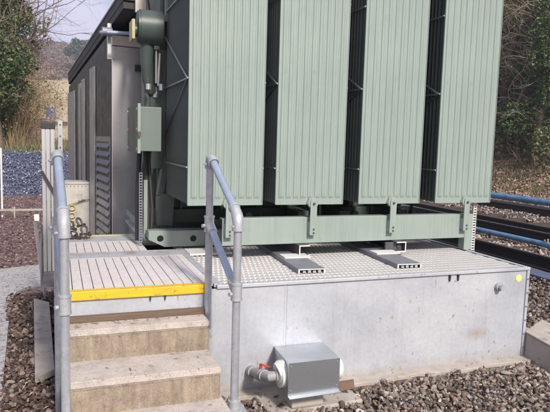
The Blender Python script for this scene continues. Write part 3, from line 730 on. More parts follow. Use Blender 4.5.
mb = MB(); mb.box(1.10, 1.70, 2.98, 3.25, -.02, .03, rot=Matrix.Rotation(.05, 3, 'Z')); mb.box(1.24, 1.44, 2.99, 3.12, .03, .155); tag(mb.build('concrete_pad', M['concrete'], bevel=.012), 'rough concrete pad supporting the white filter', 'concrete pad')
mb = MB(); mb.add([(1.56, 3.11, .038), (1.72, 3.14, .036), (1.76, 3.23, .045), (1.60, 3.22, .045)], [(0, 1, 2, 3)]); o = mb.build('clay_tile', M['brick'])
sm = o.modifiers.new('thick', 'SOLIDIFY'); sm.thickness = .012; tag(o, 'broken brown clay tile lying just right of the white filter', 'tile')

# ------------------------------------------------------------------ kerb block at the right end of the tank
mb = MB()
mb.add([(3.262, 2.2, -.05), (3.262, 3.36, -.05), (3.60, 3.55, -.05), (3.60, 2.2, -.05), (3.262, 2.2, .06), (3.262, 3.36, .185), (3.60, 3.55, .185), (3.60, 2.2, .06)],
       [(3, 2, 1, 0), (4, 5, 6, 7), (0, 1, 5, 4), (1, 2, 6, 5), (2, 3, 7, 6), (3, 0, 4, 7)])
tr_ = thing('kerb_block', 'sloping dark concrete kerb block against the right end of the tank', 'kerb', (3.4, 3, 0))
o = mb.build('block', M['kerb'], tr_, bevel=.006); o.location = (-3.4, -3, 0)
mb = MB(); mb.add([(3.255, 2.2, .064), (3.255, 3.36, .189), (3.62, 3.57, .189), (3.62, 2.2, .064), (3.255, 2.2, .078), (3.255, 3.36, .203), (3.62, 3.57, .203), (3.62, 2.2, .078)],
       [(3, 2, 1, 0), (4, 5, 6, 7), (0, 1, 5, 4), (1, 2, 6, 5), (2, 3, 7, 6), (3, 0, 4, 7)])
o = mb.build('capping', M['concrete'], tr_, bevel=.004); o.location = (-3.4, -3, 0)
mb = MB(); mb.box(3.63, 3.70, 2.5, 8, -.02, .06); tag(mb.build('kerb_edging', M['concrete'], bevel=.01), 'narrow concrete edging between kerb block and lineside gravel', 'edging')

# ------------------------------------------------------------------ left side: plank, ladder, kick plate, leaning lath
mb = MB(); mb.add([(-.225, 5.72, .02), (-.09, 5.55, .02), (-.035, 3.90, .02), (-.15, 3.79, .02), (-.225, 5.72, .065), (-.09, 5.55, .065), (-.035, 3.90, .065), (-.15, 3.79, .065)],
       [(0, 1, 2, 3), (7, 6, 5, 4), (0, 4, 5, 1), (1, 5, 6, 2), (2, 6, 7, 3), (3, 7, 4, 0)])
tag(mb.build('concrete_plank', M['concrete'], bevel=.004), 'grey concrete plank lying on the dark gravel left of the handrail', 'plank')
t = thing('ladder', 'triple aluminium ladder stood upright edge-on by the deck, black cap on top', 'ladder', (-.05, 3.95, .0))
for (xo, top) in ((-.035, 1.625), (-.010, 1.625), (.017, 1.625)):
    for yo in (0,):
        MB().prism([(xo-.010, yo), (xo+.010, yo), (xo+.010, yo+.004), (xo-.006, yo+.004), (xo-.006, yo+.045), (xo+.010, yo+.045), (xo+.010, yo+.05), (xo-.010, yo+.05)], 'z', .692, top-.03).build('stile', M['alu'], t)
        MB().prism([(xo-.010, yo+.30), (xo+.010, yo+.30), (xo+.010, yo+.304), (xo-.006, yo+.304), (xo-.006, yo+.345), (xo+.010, yo+.345), (xo+.010, yo+.35), (xo-.010, yo+.35)], 'z', .692, top-.03).build('stile', M['alu'], t)
    m = EachMB()
    for z_ in np.arange(.85, 1.6, .26): m.tube([(xo, .05, z_), (xo, .30, z_)], .0095, 8)
    m.build('rung', M['alu'], t, smooth=True)
MB().box(-.05, .032, -.006, .058, 1.592, 1.632).build('end_cap', M['black'], t, bevel=.004)
MB().box(-.05, .032, .294, .358, 1.592, 1.632).build('end_cap', M['black'], t, bevel=.004)
MB().bar((-.05, -.012, 1.33), (.03, -.012, 1.18), .006, .02).build('stay_strap', M['black'], t)
mb = MB(); mb.box(.0, .03, 4.47, 4.50, .69, 1.66); 
for z in (1.63, 1.55, 1.47): mb.tube([(.015, 4.47, z), (.015, 4.464, z)], .005, 8, mi=1)
tag(mb.build('slotted_post', [M['alu'], M['black']]), 'pale slotted metal post standing just behind the upright ladder', 'post')
mb = MB(); mb.box(-.105, -.099, 3.606, 5.1, .655, .93); mb.box(-.098, -.032, 3.61, 5.1, .672, .689)
tag(mb.build('side_guard', surf('purple_grey_sheet', (.13, .12, .145), (.10, .095, .11), scale=5, rough=.6)), 'purple-grey steel guard sheet along the ladder side of the deck', 'guard')
mb = MB(); mb.bar((-.215, 6.0, .73), (-.13, 5.9, .0), .022, .022); tag(mb.build('leaning_lath', M['alu']), 'thin pale lath leaning against the guard sheet', 'lath')

# ------------------------------------------------------------------ shackles and chain by the cabinet
def torus_pts(c, R_, u, v, n=20, a0=0, a1=2*PI): return [Vector(c)+Vector(u)*R_*math.cos(a)+Vector(v)*R_*math.sin(a) for a in np.linspace(a0, a1, n)]
def shackle(c, rz, tilt, lab):
    t = thing('shackle', lab, 'shackle', c, rz, 'lifting shackles on the back of the deck'); t.rotation_euler = (tilt, 0, rz); t.scale = (.8, .8, .8)
    pts = [Vector((-.028, 0, 0)), Vector((-.03, 0, .03))]+torus_pts((0, 0, .05), .036, (1, 0, 0), (0, 0, 1), 14, PI, 0)+[Vector((.03, 0, .03)), Vector((.028, 0, 0))]
    MB().tube(pts, .011, 10).build('bow', M['steel_dark'], t, smooth=True)
    MB().tube([(-.05, 0, 0), (.05, 0, 0)], .011, 10).build('pin', M['brass'], t, smooth=True)
    m = MB(); m.tube([(.042, 0, 0), (.06, 0, 0)], .019, 10); m.tube([(-.042, 0, 0), (-.055, 0, 0)], .017, 6); m.build('nut', M['brass'], t)
shackle((.205, 5.20, .73), .5, -.25, 'dark shackle lying furthest right on the back of the deck')
shackle((.125, 5.17, .705), -.5, .5, 'dark shackle lying lowest, nearest the sky-tinted handrail')
shackle((.175, 5.22, .80), .9, -.5, 'dark shackle resting on top of the small pile')
shackle((.105, 5.24, .77), -1.0, .2, 'dark shackle leaning at the back of the pile')
mb = MB()
for k in range(9):
    c = (.10+k*.018+.004*(k % 2), 5.16+.02*math.sin(k), .70+.012*(k % 3)); u, v = ((1, 0, 0), (0, .7, .7)) if k % 2 else ((1, 0, 0), (0, -.7, .7))
    mb.tube([p for p in torus_pts(c, .013, u, v, 12)], .0045, 6)
tag(mb.build('lifting_chain', M['steel_dark'], smooth=True), 'short dark lifting chain heaped among the shackles', 'chain')
mb = MB(); mb.box(.07, .455, 8.0, 8.4, .0, .94); cabt = thing('utility_cabinet', 'low beige utility cabinet with riveted front beside the shed', 'cabinet', (.26, 8.2, 0))
o = mb.build('body', M['grp'], cabt, bevel=.006); o.location = (-.26, -8.2, 0)
mb = MB(); mb.box(.055, .47, 7.99, 8.41, .94, .965); o = mb.build('lid', M['grp'], cabt, bevel=.004); o.location = (-.26, -8.2, 0)
mb = MB()
for k in range(8): mb.tube([(.10+k*.046, 7.999, .915), (.10+k*.046, 7.992, .915)], .005, 8); mb.tube([(.44, 7.999, .90-k*.08), (.44, 7.992, .90-k*.08)], .005, 8)
o = mb.build('rivets', M['steel_dark'], cabt); o.location = (-.26, -8.2, 0)
mb = MB()
for k in range(14):
    x = .13+k*.023; z = .68+k*.007; c = (x, 7.975, z); mb.tube(torus_pts(c, .013, (1, 0, .3), (0, 0, 1) if k % 2 else (0, 1, 0), 10), .004, 6, mi=1 if 5 <= k <= 8 else 0)
for k in range(3): mb.tube(torus_pts((.16, 7.98, .64-k*.10), .034, (1, 0, 0), (0, 0, 1), 18), .009, 8)
tag(mb.build('barrier_chain', [surf('faded_yellow_plastic', (.50, .42, .17), (.42, .36, .17), rough=.5), M['black']], smooth=True), 'yellow and black plastic chain hanging on the beige cabinet', 'chain')

# ------------------------------------------------------------------ metal shed
SH = thing('equipment_shed', 'grey sheet metal equipment shed with dark louvred side and sloping roof behind the transformer', 'shed', (.54, 6.5, 0), math.radians(5.7))
SH_L = 3.7
mb = MB(); mb.box(0, 2.7, 0, .04, .0, 2.50); mb.box(0, 2.7, -.006, .04, 2.506, 2.61); mb.build('front_wall', M['shed'], SH, bevel=.004)
mb = MB(); mb.box(.0, 2.7, -.010, -.0065, 2.508, 2.608); mb.build('header_band', M['cream'], SH)
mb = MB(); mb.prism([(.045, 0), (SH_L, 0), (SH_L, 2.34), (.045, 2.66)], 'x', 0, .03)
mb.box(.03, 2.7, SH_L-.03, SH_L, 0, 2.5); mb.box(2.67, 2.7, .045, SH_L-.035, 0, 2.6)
mb.build('side_wall', surf('shaded_shed_sheet', (.055, .055, .05), (.035, .035, .033), scale=6, rough=.5, metal=.4, bs=.3, bscale=14, bd=.02), SH)  # shade of the side away from the sun put into this dark colour
mb = EachMB()
for y, w_ in ((1.05, .35), (1.9, .22), (2.25, .2), (2.9, .78)): mb.box(-.025, -.001, y, y+w_, .0, 2.40-.09*(y-1))
mb.build('wall_rib', surf('rib_steel', (.36, .355, .35), (.27, .268, .265), scale=9, rough=.4, metal=.4, bs=.1), SH, bevel=.006)
mb = MB(); mb.box(-.012, -.001, .08, .98, .3, .36); mb.box(-.012, -.001, .08, .98, 1.50, 1.56); mb.box(-.012, -.001, .08, .13, .36, 1.5); mb.box(-.012, -.001, .93, .98, .36, 1.5)
z = .38
while z < 1.48:
    mb.add([(-.002, .13, z+.075), (-.002, .93, z+.075), (-.026, .93, z+.03), (-.026, .13, z+.03), (-.002, .13, z+.066), (-.002, .93, z+.066), (-.026, .93, z+.021), (-.026, .13, z+.021)],
           [(0, 1, 2, 3), (7, 6, 5, 4), (3, 2, 6, 7), (0, 3, 7, 4), (1, 5, 6, 2)]); z += .094
mb.build('louvre_panel', surf('louvre_steel', (.20, .20, .235), (.15, .15, .18), scale=9, rough=.32, metal=.6, bs=.1), SH)
mb = MB(); mb.prism([(-.62, 2.84), (SH_L+.02, 2.44), (SH_L+.02, 2.53), (-.62, 2.93)], 'x', -.01, 2.85)
mb.build('roof', M['black'], SH, bevel=.004)
mb = MB(); mb.prism([(-.62, 2.932), (SH_L+.02, 2.532), (SH_L+.02, 2.552), (-.62, 2.952)], 'x', -.02, 2.86); mb.build('roof_sheet', M['steel_grey'], SH)
mb = MB()
mb.prism([(-.6, 2.77), (SH_L, 2.38), (SH_L, 2.438), (-.6, 2.835)], 'x', -.005, .12)
mb.build('eaves_beam', M['black'], SH)
mb = MB(); mb.box(.095, 2.85, -.66, -.63, 2.735, 3.2); mb.build('fascia', M['cream'], SH, bevel=.003)
mb = MB(); mb.box(-.05, -.012, -.03, .02, 2.36, 2.72); mb.build('corner_flashing', M['white'], SH, bevel=.002)
mb = MB(); mb.box(.23, .31, -.06, -.001, 2.26, 2.32); mb.box(.28, .31, -.12, -.06, 2.27, 2.31); mb.build('wall_bracket', M['black'], SH)
mb = MB(); mb.tube([(-.12, -.10, 2.62), (-.02, -.10, 2.62)], .045, 12); mb.build('gutter_outlet', M['steel_grey'], SH, smooth=True)
mb = MB(); mb.tube([(.42, 6.35, 2.60), (.43, 6.25, 2.585), (.47, 6.2, 2.583), (.68, 6.2, 2.59), (.70, 6.1, 2.588), (.68, 5.02, 2.41)], .02, 12)
tag(mb.build('conduit_pipe', M['pipe_lav'], smooth=True), 'blue-grey conduit pipe running from the shed to the transformer drum', 'pipe')
mb = MB(); mb.tube([(.80, 5.55, 2.3), (.78, 5.5, 2.7), (.70, 5.45, 3.1)], .008, 8); tag(mb.build('hanging_cable', M['black'], smooth=True), 'thin black cable hanging in front of the pale shed fascia', 'cable')

# ------------------------------------------------------------------ railway
def rail(label, x, z0, h, head, mats, y0=-6, y1=90):
    w = .075
    prof = [(x-w, z0), (x+w, z0), (x+w, z0+.018), (x+.012, z0+.035), (x+.012, z0+h-.045), (x+.036, z0+h-.032), (x+.036, z0+h-.002), (x+.028, z0+h), (x-.028, z0+h), (x-.036, z0+h-.002), (x-.036, z0+h-.032), (x-.012, z0+h-.045), (x-.012, z0+.035), (x-w, z0+.018)]
    m = MB(); m.prism(prof, 'y', y0, y1); m.box(x-.024, x+.024, y0, y1, z0+h+.0005, z0+h+.002, mi=1)
    tag(m.build('running_rail', mats), label, 'rail', 'railway rails beyond the tank')
rustrail = surf('rusty_rail_side', (.016, .013, .013), (.024, .018, .016), scale=10, rough=.8)
railtop = surf('worn_rail_top', (.48, .48, .52), (.36, .36, .40), rough=.28, metal=.8, bs=0)
rusttop = surf('dull_rail_top', (.14, .11, .10), (.10, .08, .08), rough=.6, metal=.3, bs=0)
rail('dark running rail nearest the tank', 5.70, .06, .17, 0, [rustrail, rusttop])
rail('bright topped rail just beyond the nearer blue pipe', 7.30, .06, .17, 0, [rustrail, railtop])
rail('thin dark rail in the middle of the far track', 8.05, .04, .16, 0, [rustrail, rusttop])
rail('dark rail right before the stone strip under the far blue pipe', 10.40, .02, .19, 0, [rustrail, rusttop])
mb = MB(); mb.box(5.28, 5.56, -6, 60, .02, .075); tag(mb.build('cable_trough', surf('blue_grey_trough', (.12, .14, .22), (.09, .10, .17), scale=5, rough=.55), bevel=.008), 'flat blue-grey cable trough running along the near edge of the track', 'cable trough')
def pipe(label, x, z, r, y0=-6, y1=90):
    t = thing('blue_pipe', label, 'pipe', (x, 0, z), 0, 'long blue lineside pipes')
    MB().tube([(0, y0, 0), (0, y1, 0)], r, 16).build('tube', M['bluepipe'], t, smooth=True)
    y = 3.0
    while y < 26:
        m = MB(); m.box(-.07, .07, y-.05, y+.05, -z, -r*.9); m.tube([(-.02, y-.03, r*.7), (-.02, y-.03, r+.05)], .012, 6); m.tube([(-.02, y+.03, r*.7), (-.02, y+.03, r+.03)], .012, 6)
        m.build('insulator', M['grp'], t); y += 1.9
pipe('blue painted pipe between the two nearest rails', 6.88, .13, .045)
pipe('blue painted pipe on the far side of the railway, below the bank', 11.8, .20, .085)
for (x0, x1, ys_, lab) in ((5.5, 7.55, np.arange(4, 14, .75), 'dark timber sleeper of the near track'), (7.85, 10.6, np.arange(7, 18, .75), 'dark timber sleeper of the far track')):
    first = None
    for k, y in enumerate(ys_):
        if first is None:
            m = MB(); m.box(x0, x1, -.13, .13, -.06, .058); first = m.build('sleeper', surf('tarred_timber', (.035, .026, .022), (.06, .045, .036), scale=6, rough=.85, bs=.5) if x0 < 6 else bpy.data.materials['tarred_timber'], bevel=.01); o = first
        else: o = first.copy(); COL.objects.link(o)
        o.location = (0, y, 0); tag(o, lab, 'sleeper', lab.replace('dark timber sleeper', 'sleepers'))
# loose cable trough lid beyond the far pipe
mb = MB(); mb.box(11.25, 11.5, -6, 60, .0, .12); tag(mb.build('trough_lid', rustrail), 'low dark cable run in front of the far blue pipe', 'cable trough')

# ------------------------------------------------------------------ far left: low rail, gabion bank, thin post
t = thing('low_fence', 'low pale concrete rail on short posts across the red gravel yard', 'fence', (-.8, 12, 0))
MB().box(-1.6, 1.2, -.03, .03, .13, .165).build('rail', M['concrete'], t, bevel=.004)
for x in (-.72, .02, .75): MB().box(x-.72-.0+.72-.015, x+.015, -.05, .05, -.05, .20).build('post', M['concrete'], t, bevel=.004)
mb = MB(); mb.box(-.43, -.34, 11.6, 11.7, -.02, .10); tag(mb.build('marker_block', M['white'], bevel=.005), 'small white marker block on the red gravel near the low rail', 'block')
mb = MB(); mb.tube([(-1.0, 12.1, -.05), (-1.0, 12.1, 1.3)], .018, 10); tag(mb.build('thin_post', M['white'], smooth=True), 'thin white post in front of the blue stone bank at the picture edge', 'post')
# gabion bank: blue-grey stones held behind wire mesh
rs3 = np.random.RandomState(21)
gab = thing('gabion_wall', 'sloping bank of blue-grey stones under wire mesh at the back of the yard', 'gabion wall', (0, 17.4, 0))
def slope_y(z): return 16.65+z*1.5
n = 11000; zz = rs3.uniform(-.05, 1.12, n); P = np.stack([rs3.uniform(-3.2, 1.9, n), slope_y(zz)-.02*rs3.rand(n), zz], 1)
o = stones('stones', P-np.array([0, 17.4, 0]), .036, stone_mat('blue_grey_stone', [(0, (.04, .045, .08)), (.4, (.09, .10, .165)), (.7, (.17, .18, .25)), (.93, (.30, .30, .35)), (1, (.62, .62, .63))]), 1, kindv=None, rs=rs3); o.parent = gab
mb = MB(); mb.add([(-3.3, 16.66, -.1), (2.0, 16.66, -.1), (2.0, 18.32, 1.04), (-3.3, 18.32, 1.04), (2.0, 18.9, 1.02), (-3.3, 18.9, 1.02), (-3.3, 18.9, -.1), (2.0, 18.9, -.1)], [(0, 1, 2, 3), (3, 2, 4, 5), (5, 4, 7, 6), (0, 3, 5, 6), (1, 7, 4, 2)])
o = mb.build('core', surf('blue_grey_fill', (.06, .07, .14), (.10, .11, .2), scale=12, rough=.9), gab); o.location = (0, -17.4, 0)
mb = MB()
for z in np.arange(0.02, 1.12, .085): mb.bar((-3.2, slope_y(z)-.07-17.4, z), (1.9, slope_y(z)-.07-17.4, z), .006, .006)
for x in np.arange(-3.2, 1.9, .31): mb.bar((x, slope_y(0)-.07-17.4, 0), (x+.02*math.sin(x*9), slope_y(1.12)-.07-17.4, 1.12), .005, .005)
mb.build('wire_mesh', surf('blue_wire', (.18, .20, .34), (.14, .16, .28), rough=.5, metal=.3, bs=0), gab)

# ------------------------------------------------------------------ vegetation tools
def leaf_quads(C, size, rs, aspect=1.5, up=.0):
    n = len(C); a = rs.normal(size=(n, 3)); a[:, 2] *= .7; a /= np.linalg.norm(a, axis=1)[:, None]
    b = rs.normal(size=(n, 3)); b -= a*(a*b).sum(1)[:, None]; b /= np.linalg.norm(b, axis=1)[:, None]
    s = (size*rs.lognormal(0, .3, n))[:, None]; a = a*s*aspect*.5; b = b*s*.5; c = np.cross(a, b); c = c/np.maximum(np.linalg.norm(c, axis=1)[:, None], 1e-9)*s*.14
    V = np.stack([C-a, C-b*.9+c, C+a, C+b*.9+c], 1).reshape(-1, 3); F = np.arange(4*n).reshape(n, 4); return V, F
def tubes_np(segs, n=4):
    """segs: list of (p0,p1,r0,r1) -> arrays"""
    A = np.array([s[0] for s in segs], float); B = np.array([s[1] for s in segs], float); r0 = np.array([s[2] for s in segs])[:, None]; r1 = np.array([s[3] for s in segs])[:, None]
    d = B-A; d /= np.maximum(np.linalg.norm(d, axis=1)[:, None], 1e-9); up = np.where(np.abs(d[:, 2:3]) > .9, np.array([[1., 0, 0]]), np.array([[0, 0, 1.]]))
    u = np.cross(d, up); u /= np.linalg.norm(u, axis=1)[:, None]; v = np.cross(d, u); Vs = []
    for P_, r in ((A, r0), (B, r1)):
        for k in range(n): a = 2*PI*k/n; Vs.append(P_+(u*math.cos(a)+v*math.sin(a))*r)
    V = np.stack(Vs, 1).reshape(-1, 3); m = len(segs); base = (np.arange(m)*2*n)[:, None]
    F = np.concatenate([base+np.array([[k, (k+1) % n, n+(k+1) % n, n+k]]) for k in range(n)], 0); return V, F
def grow(p, d, L, r, depth, segs, rs, spread=.6, gravity=.05, kids=3, tips=None, bend=.18, ratio=.68):
    nseg = 4; p = np.array(p, float); d = np.array(d, float); pts = [p.copy()]
    for k in range(nseg):
        d = d+rs.normal(size=3)*bend; d[2] += gravity; d /= np.linalg.norm(d); q = p+d*L/nseg
        ra = r*(1-k/nseg*.5); rb = r*(1-(k+1)/nseg*.5); segs.append((p.copy(), q.copy(), ra, rb)); p = q; pts.append(p.copy())
    if depth == 0:
        if tips is not None: tips += pts[2:]
        return
    for c in range(kids):
        k = rs.randint(1, nseg+1) if c else nseg
        nd = d+rs.normal(size=3)*spread; nd /= np.linalg.norm(nd)
        grow(pts[k], nd, L*ratio*rs.uniform(.8, 1.15), r*.52*(1-k/nseg*.1), depth-1, segs, rs, spread, gravity, kids, tips, bend, ratio)
bark = surf('bark', (.13, .10, .075), (.20, .16, .12), scale=14, rough=.9, bs=.6, spec=.1)
pale_bark = surf('pale_twig_bark', (.30, .25, .20), (.22, .18, .14), scale=10, rough=.9, bs=0, spec=.1)
brown_twig = surf('brown_twig', (.28, .19, .13), (.36, .26, .19), scale=10, rough=.9, bs=0, spec=.1)
gold_twig = surf('golden_twig', (.40, .29, .15), (.30, .22, .12), scale=5, rough=.9, bs=0, spec=.1)
red_twig = surf('reddish_twig', (.34, .17, .13), (.42, .26, .20), scale=5, rough=.9, bs=0, spec=.1)
purple_twig = surf('purple_brown_twig', (.20, .14, .14), (.26, .19, .17), scale=5, rough=.9, bs=0, spec=.1)
ivy, t_, b_ = island('ivy_leaf', [(0, (.025, .048, .018)), (.35, (.048, .085, .028)), (.65, (.08, .125, .042)), (.85, (.13, .165, .06)), (1, (.22, .22, .10))], .42)
olive, t_, b_ = island('olive_leaf', [(0, (.07, .075, .03)), (.4, (.13, .13, .05)), (.8, (.23, .20, .09)), (1, (.33, .26, .13))], .6)
golden, t_, b_ = island('golden_willow_leaf', [(0, (.20, .14, .06)), (.5, (.32, .235, .12)), (1, (.45, .34, .20))], .7)
litter, t_, b_ = island('dead_leaf', [(0, (.16, .10, .07)), (.4, (.32, .21, .15)), (.7, (.44, .31, .23)), (.85, (.14, .17, .06)), (1, (.55, .42, .32))], .8)
grassm, t_, b_ = island('rough_grass', [(0, (.06, .08, .03)), (.4, (.13, .14, .06)), (.75, (.24, .20, .11)), (1, (.36, .28, .18))], .8)
def clumps(centres, radii, per, rs):
    out_ = []
    for c, r in zip(centres, radii):
        m_ = int(per*(r*r)); v = rs.normal(size=(m_, 3)); v /= np.linalg.norm(v, axis=1)[:, None]
        out_.append(np.array(c)+v*(r*rs.uniform(.55, 1.05, m_)**.6)[:, None]*np.array([1, 1, .85]))
    return np.concatenate(out_)

def ivy_tree(label, x, y, h, rcr, seed, leafmat=ivy, n=16, leaf=.085, bare=True, cat='tree', per=900, group='trees on the railway bank', trunk_lean=.0, lo=1):
    rs = np.random.RandomState(seed); z0 = float(height(x, y))-.15
    t = thing('ivy_tree', label, cat, (x, y, z0), 0, group)
    segs = []; tips = []; p = np.zeros(3); d = np.array([trunk_lean, rs.normal()*.05, 1.]); rr = .16
    path_ = [p.copy()]
    for k in range(8):
        d = d+rs.normal(size=3)*.07; d /= np.linalg.norm(d); q = p+d*h/8; segs.append((p.copy(), q.copy(), rr*(1-k*.09), rr*(1-(k+1)*.09))); p = q; path_.append(p.copy())
    V, F = tubes_np(segs, 8); np_mesh('trunk', V, F, bark, t, smooth=True)
    segs = []
    for k in range(2, 9):
        for q in range(3 if bare else 1):
            a = rs.uniform(0, 2*PI); grow(path_[k], (math.cos(a), math.sin(a), .5), h*.20, .028, 3, segs, rs, .6, .03, 3, tips, .2)
    V, F = tubes_np(segs, 3); np_mesh('branches', V, F, pale_bark if bare else bark, t)
    cen = []; rad_ = []
    for k in range(n):
        q = path_[rs.randint(lo, 9)]; a = rs.uniform(0, 2*PI); rr_ = rcr*rs.uniform(.1, 1)
        cen.append(q+np.array([math.cos(a)*rr_, math.sin(a)*rr_, rs.normal()*.3])); rad_.append(rcr*rs.uniform(.3, .62))
    C = clumps(cen, rad_, per, rs); V, F = leaf_quads(C, leaf, rs); np_mesh('crown', V, F, leafmat, t)
    return t
# right bank woodland: individual ivy-clad trees
spots = [(17.0, 19.4, 6.5, .75, ivy), (16.9, 17.6, 6.2, .95, ivy), (18.2, 18.9, 8, 1.3, ivy), (18.4, 21.2, 8, 1.2, olive), (19.6, 20.4, 9, 1.5, olive), (19.8, 23.4, 9, 1.5, ivy), (17.6, 23.0, 7.5, 1.1, olive), (19.8, 17.6, 9, 1.5, ivy), (21.5, 22.0, 9, 1.9, olive), (21.6, 19.0, 9, 1.9, ivy), (18.6, 26.0, 8, 1.4, ivy)]
names = ['slim ivy-clad tree nearest the railway beside the radiator edge', 'dark ivy-clad tree at the right picture edge nearest the railway', 'full dark ivy-clad tree in the middle of the bank', 'olive leafed tree standing behind the slim ivy-clad tree', 'tall olive tree in the second row of the bank', 'tall dark tree hidden behind the transformer on the bank', 'olive tree hidden behind the radiator edge', 'tall ivy tree in the second row at the right picture edge', 'broad olive tree in the back row of the bank', 'broad dark tree in the back row of the bank', 'ivy tree farthest left on the bank']
for k, ((x, y, h, rc, lm), nm) in enumerate(zip(spots, names)):
    ivy_tree(nm, x, y, h, rc, 30+k, lm, n=44 if k < 3 else 26, leaf=.06, per=1900)
# bare scrub on the bank
def bush(name, label, cat, x, y, z0, h, n, seed, mat, spread=.5, kids=3, depth=3, group=None, r=.012, width=.5, leaves=None, gravity=.04):
    rs = np.random.RandomState(seed); t = thing(name, label, cat, (x, y, z0), 0, group); segs = []; tips = []
    for k in range(n):
        a = rs.uniform(0, 2*PI); b = rs.uniform(0, width); grow((math.cos(a)*b*.6, math.sin(a)*b*.6, 0), (math.cos(a)*b, math.sin(a)*b, 1), h*.45, r, depth, segs, rs, spread, gravity, kids, tips, .13, .66)
    V, F = tubes_np(segs, 3); np_mesh('twigs', V, F, mat, t)
    if leaves:
        m_, per, sz = leaves; T = np.array(tips); T = T[rs.randint(0, len(T), per)]+rs.normal(size=(per, 3))*.08; V, F = leaf_quads(T, sz, rs); np_mesh('leaves', V, F, m_, t)
    return t
rs4 = np.random.RandomState(77)
k = 0
for x in (15.6, 16.4, 17.2):
    for yi, y in enumerate(np.arange(16.5, 24.0, 1.3)):
        xx = x+rs4.uniform(-.3, .3); yy = y+rs4.uniform(-.5, .5)
        mt = [red_twig, brown_twig, purple_twig, brown_twig][rs4.randint(0, 4)]
        lv = [None, (olive, 500, .06), (ivy, 420, .07)][rs4.randint(0, 3)] if x > 15.8 else None
        what = {None: 'leafless reddish scrub bush', 0: ''}.get(None if lv is None else 0) or ('olive leafed scrub bush' if lv[0] is olive else 'scrub bush with green leaves')
        row = {15.6: 'at the foot of the bank', 16.4: 'midway up the bank', 17.2: 'among the trees on the bank'}[x]
        bush('scrub_bush', what+' '+row+['', ', toward the right picture edge', ', halfway to the radiator', ', close to the radiator edge', ', half hidden by the radiator', ', behind the radiator'][yi] if yi else what+' '+row+', at the right picture edge', 'bush', xx, yy, float(height(xx, yy))-.1, rs4.uniform(1.2, 2.0) if x > 16 else rs4.uniform(.4, .7), 8 if x > 16 else 4, 100+k, mt, .55, 3, 3, 'scrub on the railway bank', .011, .6, lv); k += 1
cen = [(rs4.uniform(21.5, 24), rs4.uniform(12, 32), 3.4+rs4.uniform(.2, 8)) for q in range(330)]
C = clumps(cen, [rs4.uniform(.6, 1.2) for q in cen], 330, rs4); V, F = leaf_quads(C, .11, rs4); o = np_mesh('woodland_thicket', V, F, olive); tag(o, kind='stuff')
# ground cover on bank: litter and grass
nl = 48000; px_ = rs4.uniform(14.5, 20, nl); py_ = rs4.uniform(11, 27, nl)
C = np.stack([px_, py_, height(px_, py_)+rs4.uniform(0, .12, nl)], 1); V, F = leaf_quads(C, .05, rs4); o = np_mesh('leaf_litter', V, F, litter); tag(o, kind='stuff')
ng = 22000; px_ = rs4.uniform(14.7, 18.5, ng); py_ = rs4.uniform(11, 27, ng); msk = vnoise(px_, py_, 1.1, 12) > -.02; px_, py_ = px_[msk], py_[msk]; ng = len(px_)
hz = height(px_, py_); tipd = rs4.normal(size=(ng, 3))*.07; tipd[:, 2] = rs4.uniform(.08, .28, ng); w = rs4.normal(size=(ng, 3))*.01; w[:, 2] = 0
B0 = np.stack([px_, py_, hz-.02], 1); V = np.stack([B0-w, B0+w, B0+tipd], 1).reshape(-1, 3); F = np.arange(3*ng).reshape(ng, 3)
o = np_mesh('bank_grass', V, F, grassm); tag(o, kind='stuff')
# brown earth strip and low vegetation over the gabion bank
ng = 9000; px_ = rs4.uniform(-4, 3, ng); py_ = rs4.uniform(18.5, 26, ng); hz = height(px_, py_); tipd = rs4.normal(size=(ng, 3))*.10; tipd[:, 2] = rs4.uniform(.1, .45, ng); w = rs4.normal(size=(ng, 3))*.012; w[:, 2] = 0
B0 = np.stack([px_, py_, hz-.02], 1); V = np.stack([B0-w, B0+w, B0+tipd], 1).reshape(-1, 3); F = np.arange(3*ng).reshape(ng, 3)
o = np_mesh('dry_grass', V, F, grassm); tag(o, kind='stuff')

# left: ivy-clad tree, willow scrub, overhanging bare tree
ivy_tree('dark ivy-clad tree at the upper left picture edge', -1.65, 19.6, 5.4, 1.0, 301, ivy, n=72, leaf=.055, per=2100, lo=3, group='trees behind the yard')
ivy_tree('second ivy-clad tree close against the dark ivy tree, with browner leaves', -1.25, 20.9, 5.2, .50, 304, olive, n=30, lo=4, leaf=.05, per=2000, group='trees behind the yard')
ivy_tree('olive green tree beside the dark ivy tree at upper left', -1.75, 23.5, 4.6, .70, 302, olive, n=26, leaf=.055, per=1300, group='trees behind the yard')
ivy_tree('green undergrowth tree low at the left picture edge', -2.1, 20.2, 2.2, .85, 303, ivy, n=16, leaf=.065, per=1800, group='trees behind the yard', bare=False)
k = 0
for (x, y, h, nm) in ((-1.35, 20.5, 2.7, 'golden willow bush below the dark ivy tree'), (-.95, 21.5, 2.3, 'golden willow bush in the middle of the thicket'), (-1.6, 21.8, 3.2, 'golden willow bush at the left picture edge'), (-1.4, 24.0, 2.7, 'tall golden willow bush at the back of the thicket')):
    bush('willow_bush', nm, 'bush', x, y, float(height(x, y))-.05, h, 34, 400+k, [gold_twig, brown_twig][k % 3 == 1], .42, 3, 4, 'willow thicket behind the yard', .011, .5, (golden, 2600, .035)); k += 1
rs5 = np.random.RandomState(88)
t = thing('bare_tree', 'leafless tree with fine branches reaching across the sky at upper left', 'tree', (-2.6, 21.5, 1.0), 0, 'trees behind the yard')
segs = []; grow((0, 0, 0), (.05, 0, 1), 3.4, .16, 0, segs, rs5, bend=.04); V, F = tubes_np(segs, 8); np_mesh('trunk', V, F, bark, t, smooth=True)
top = segs[-1][1]; segs = []
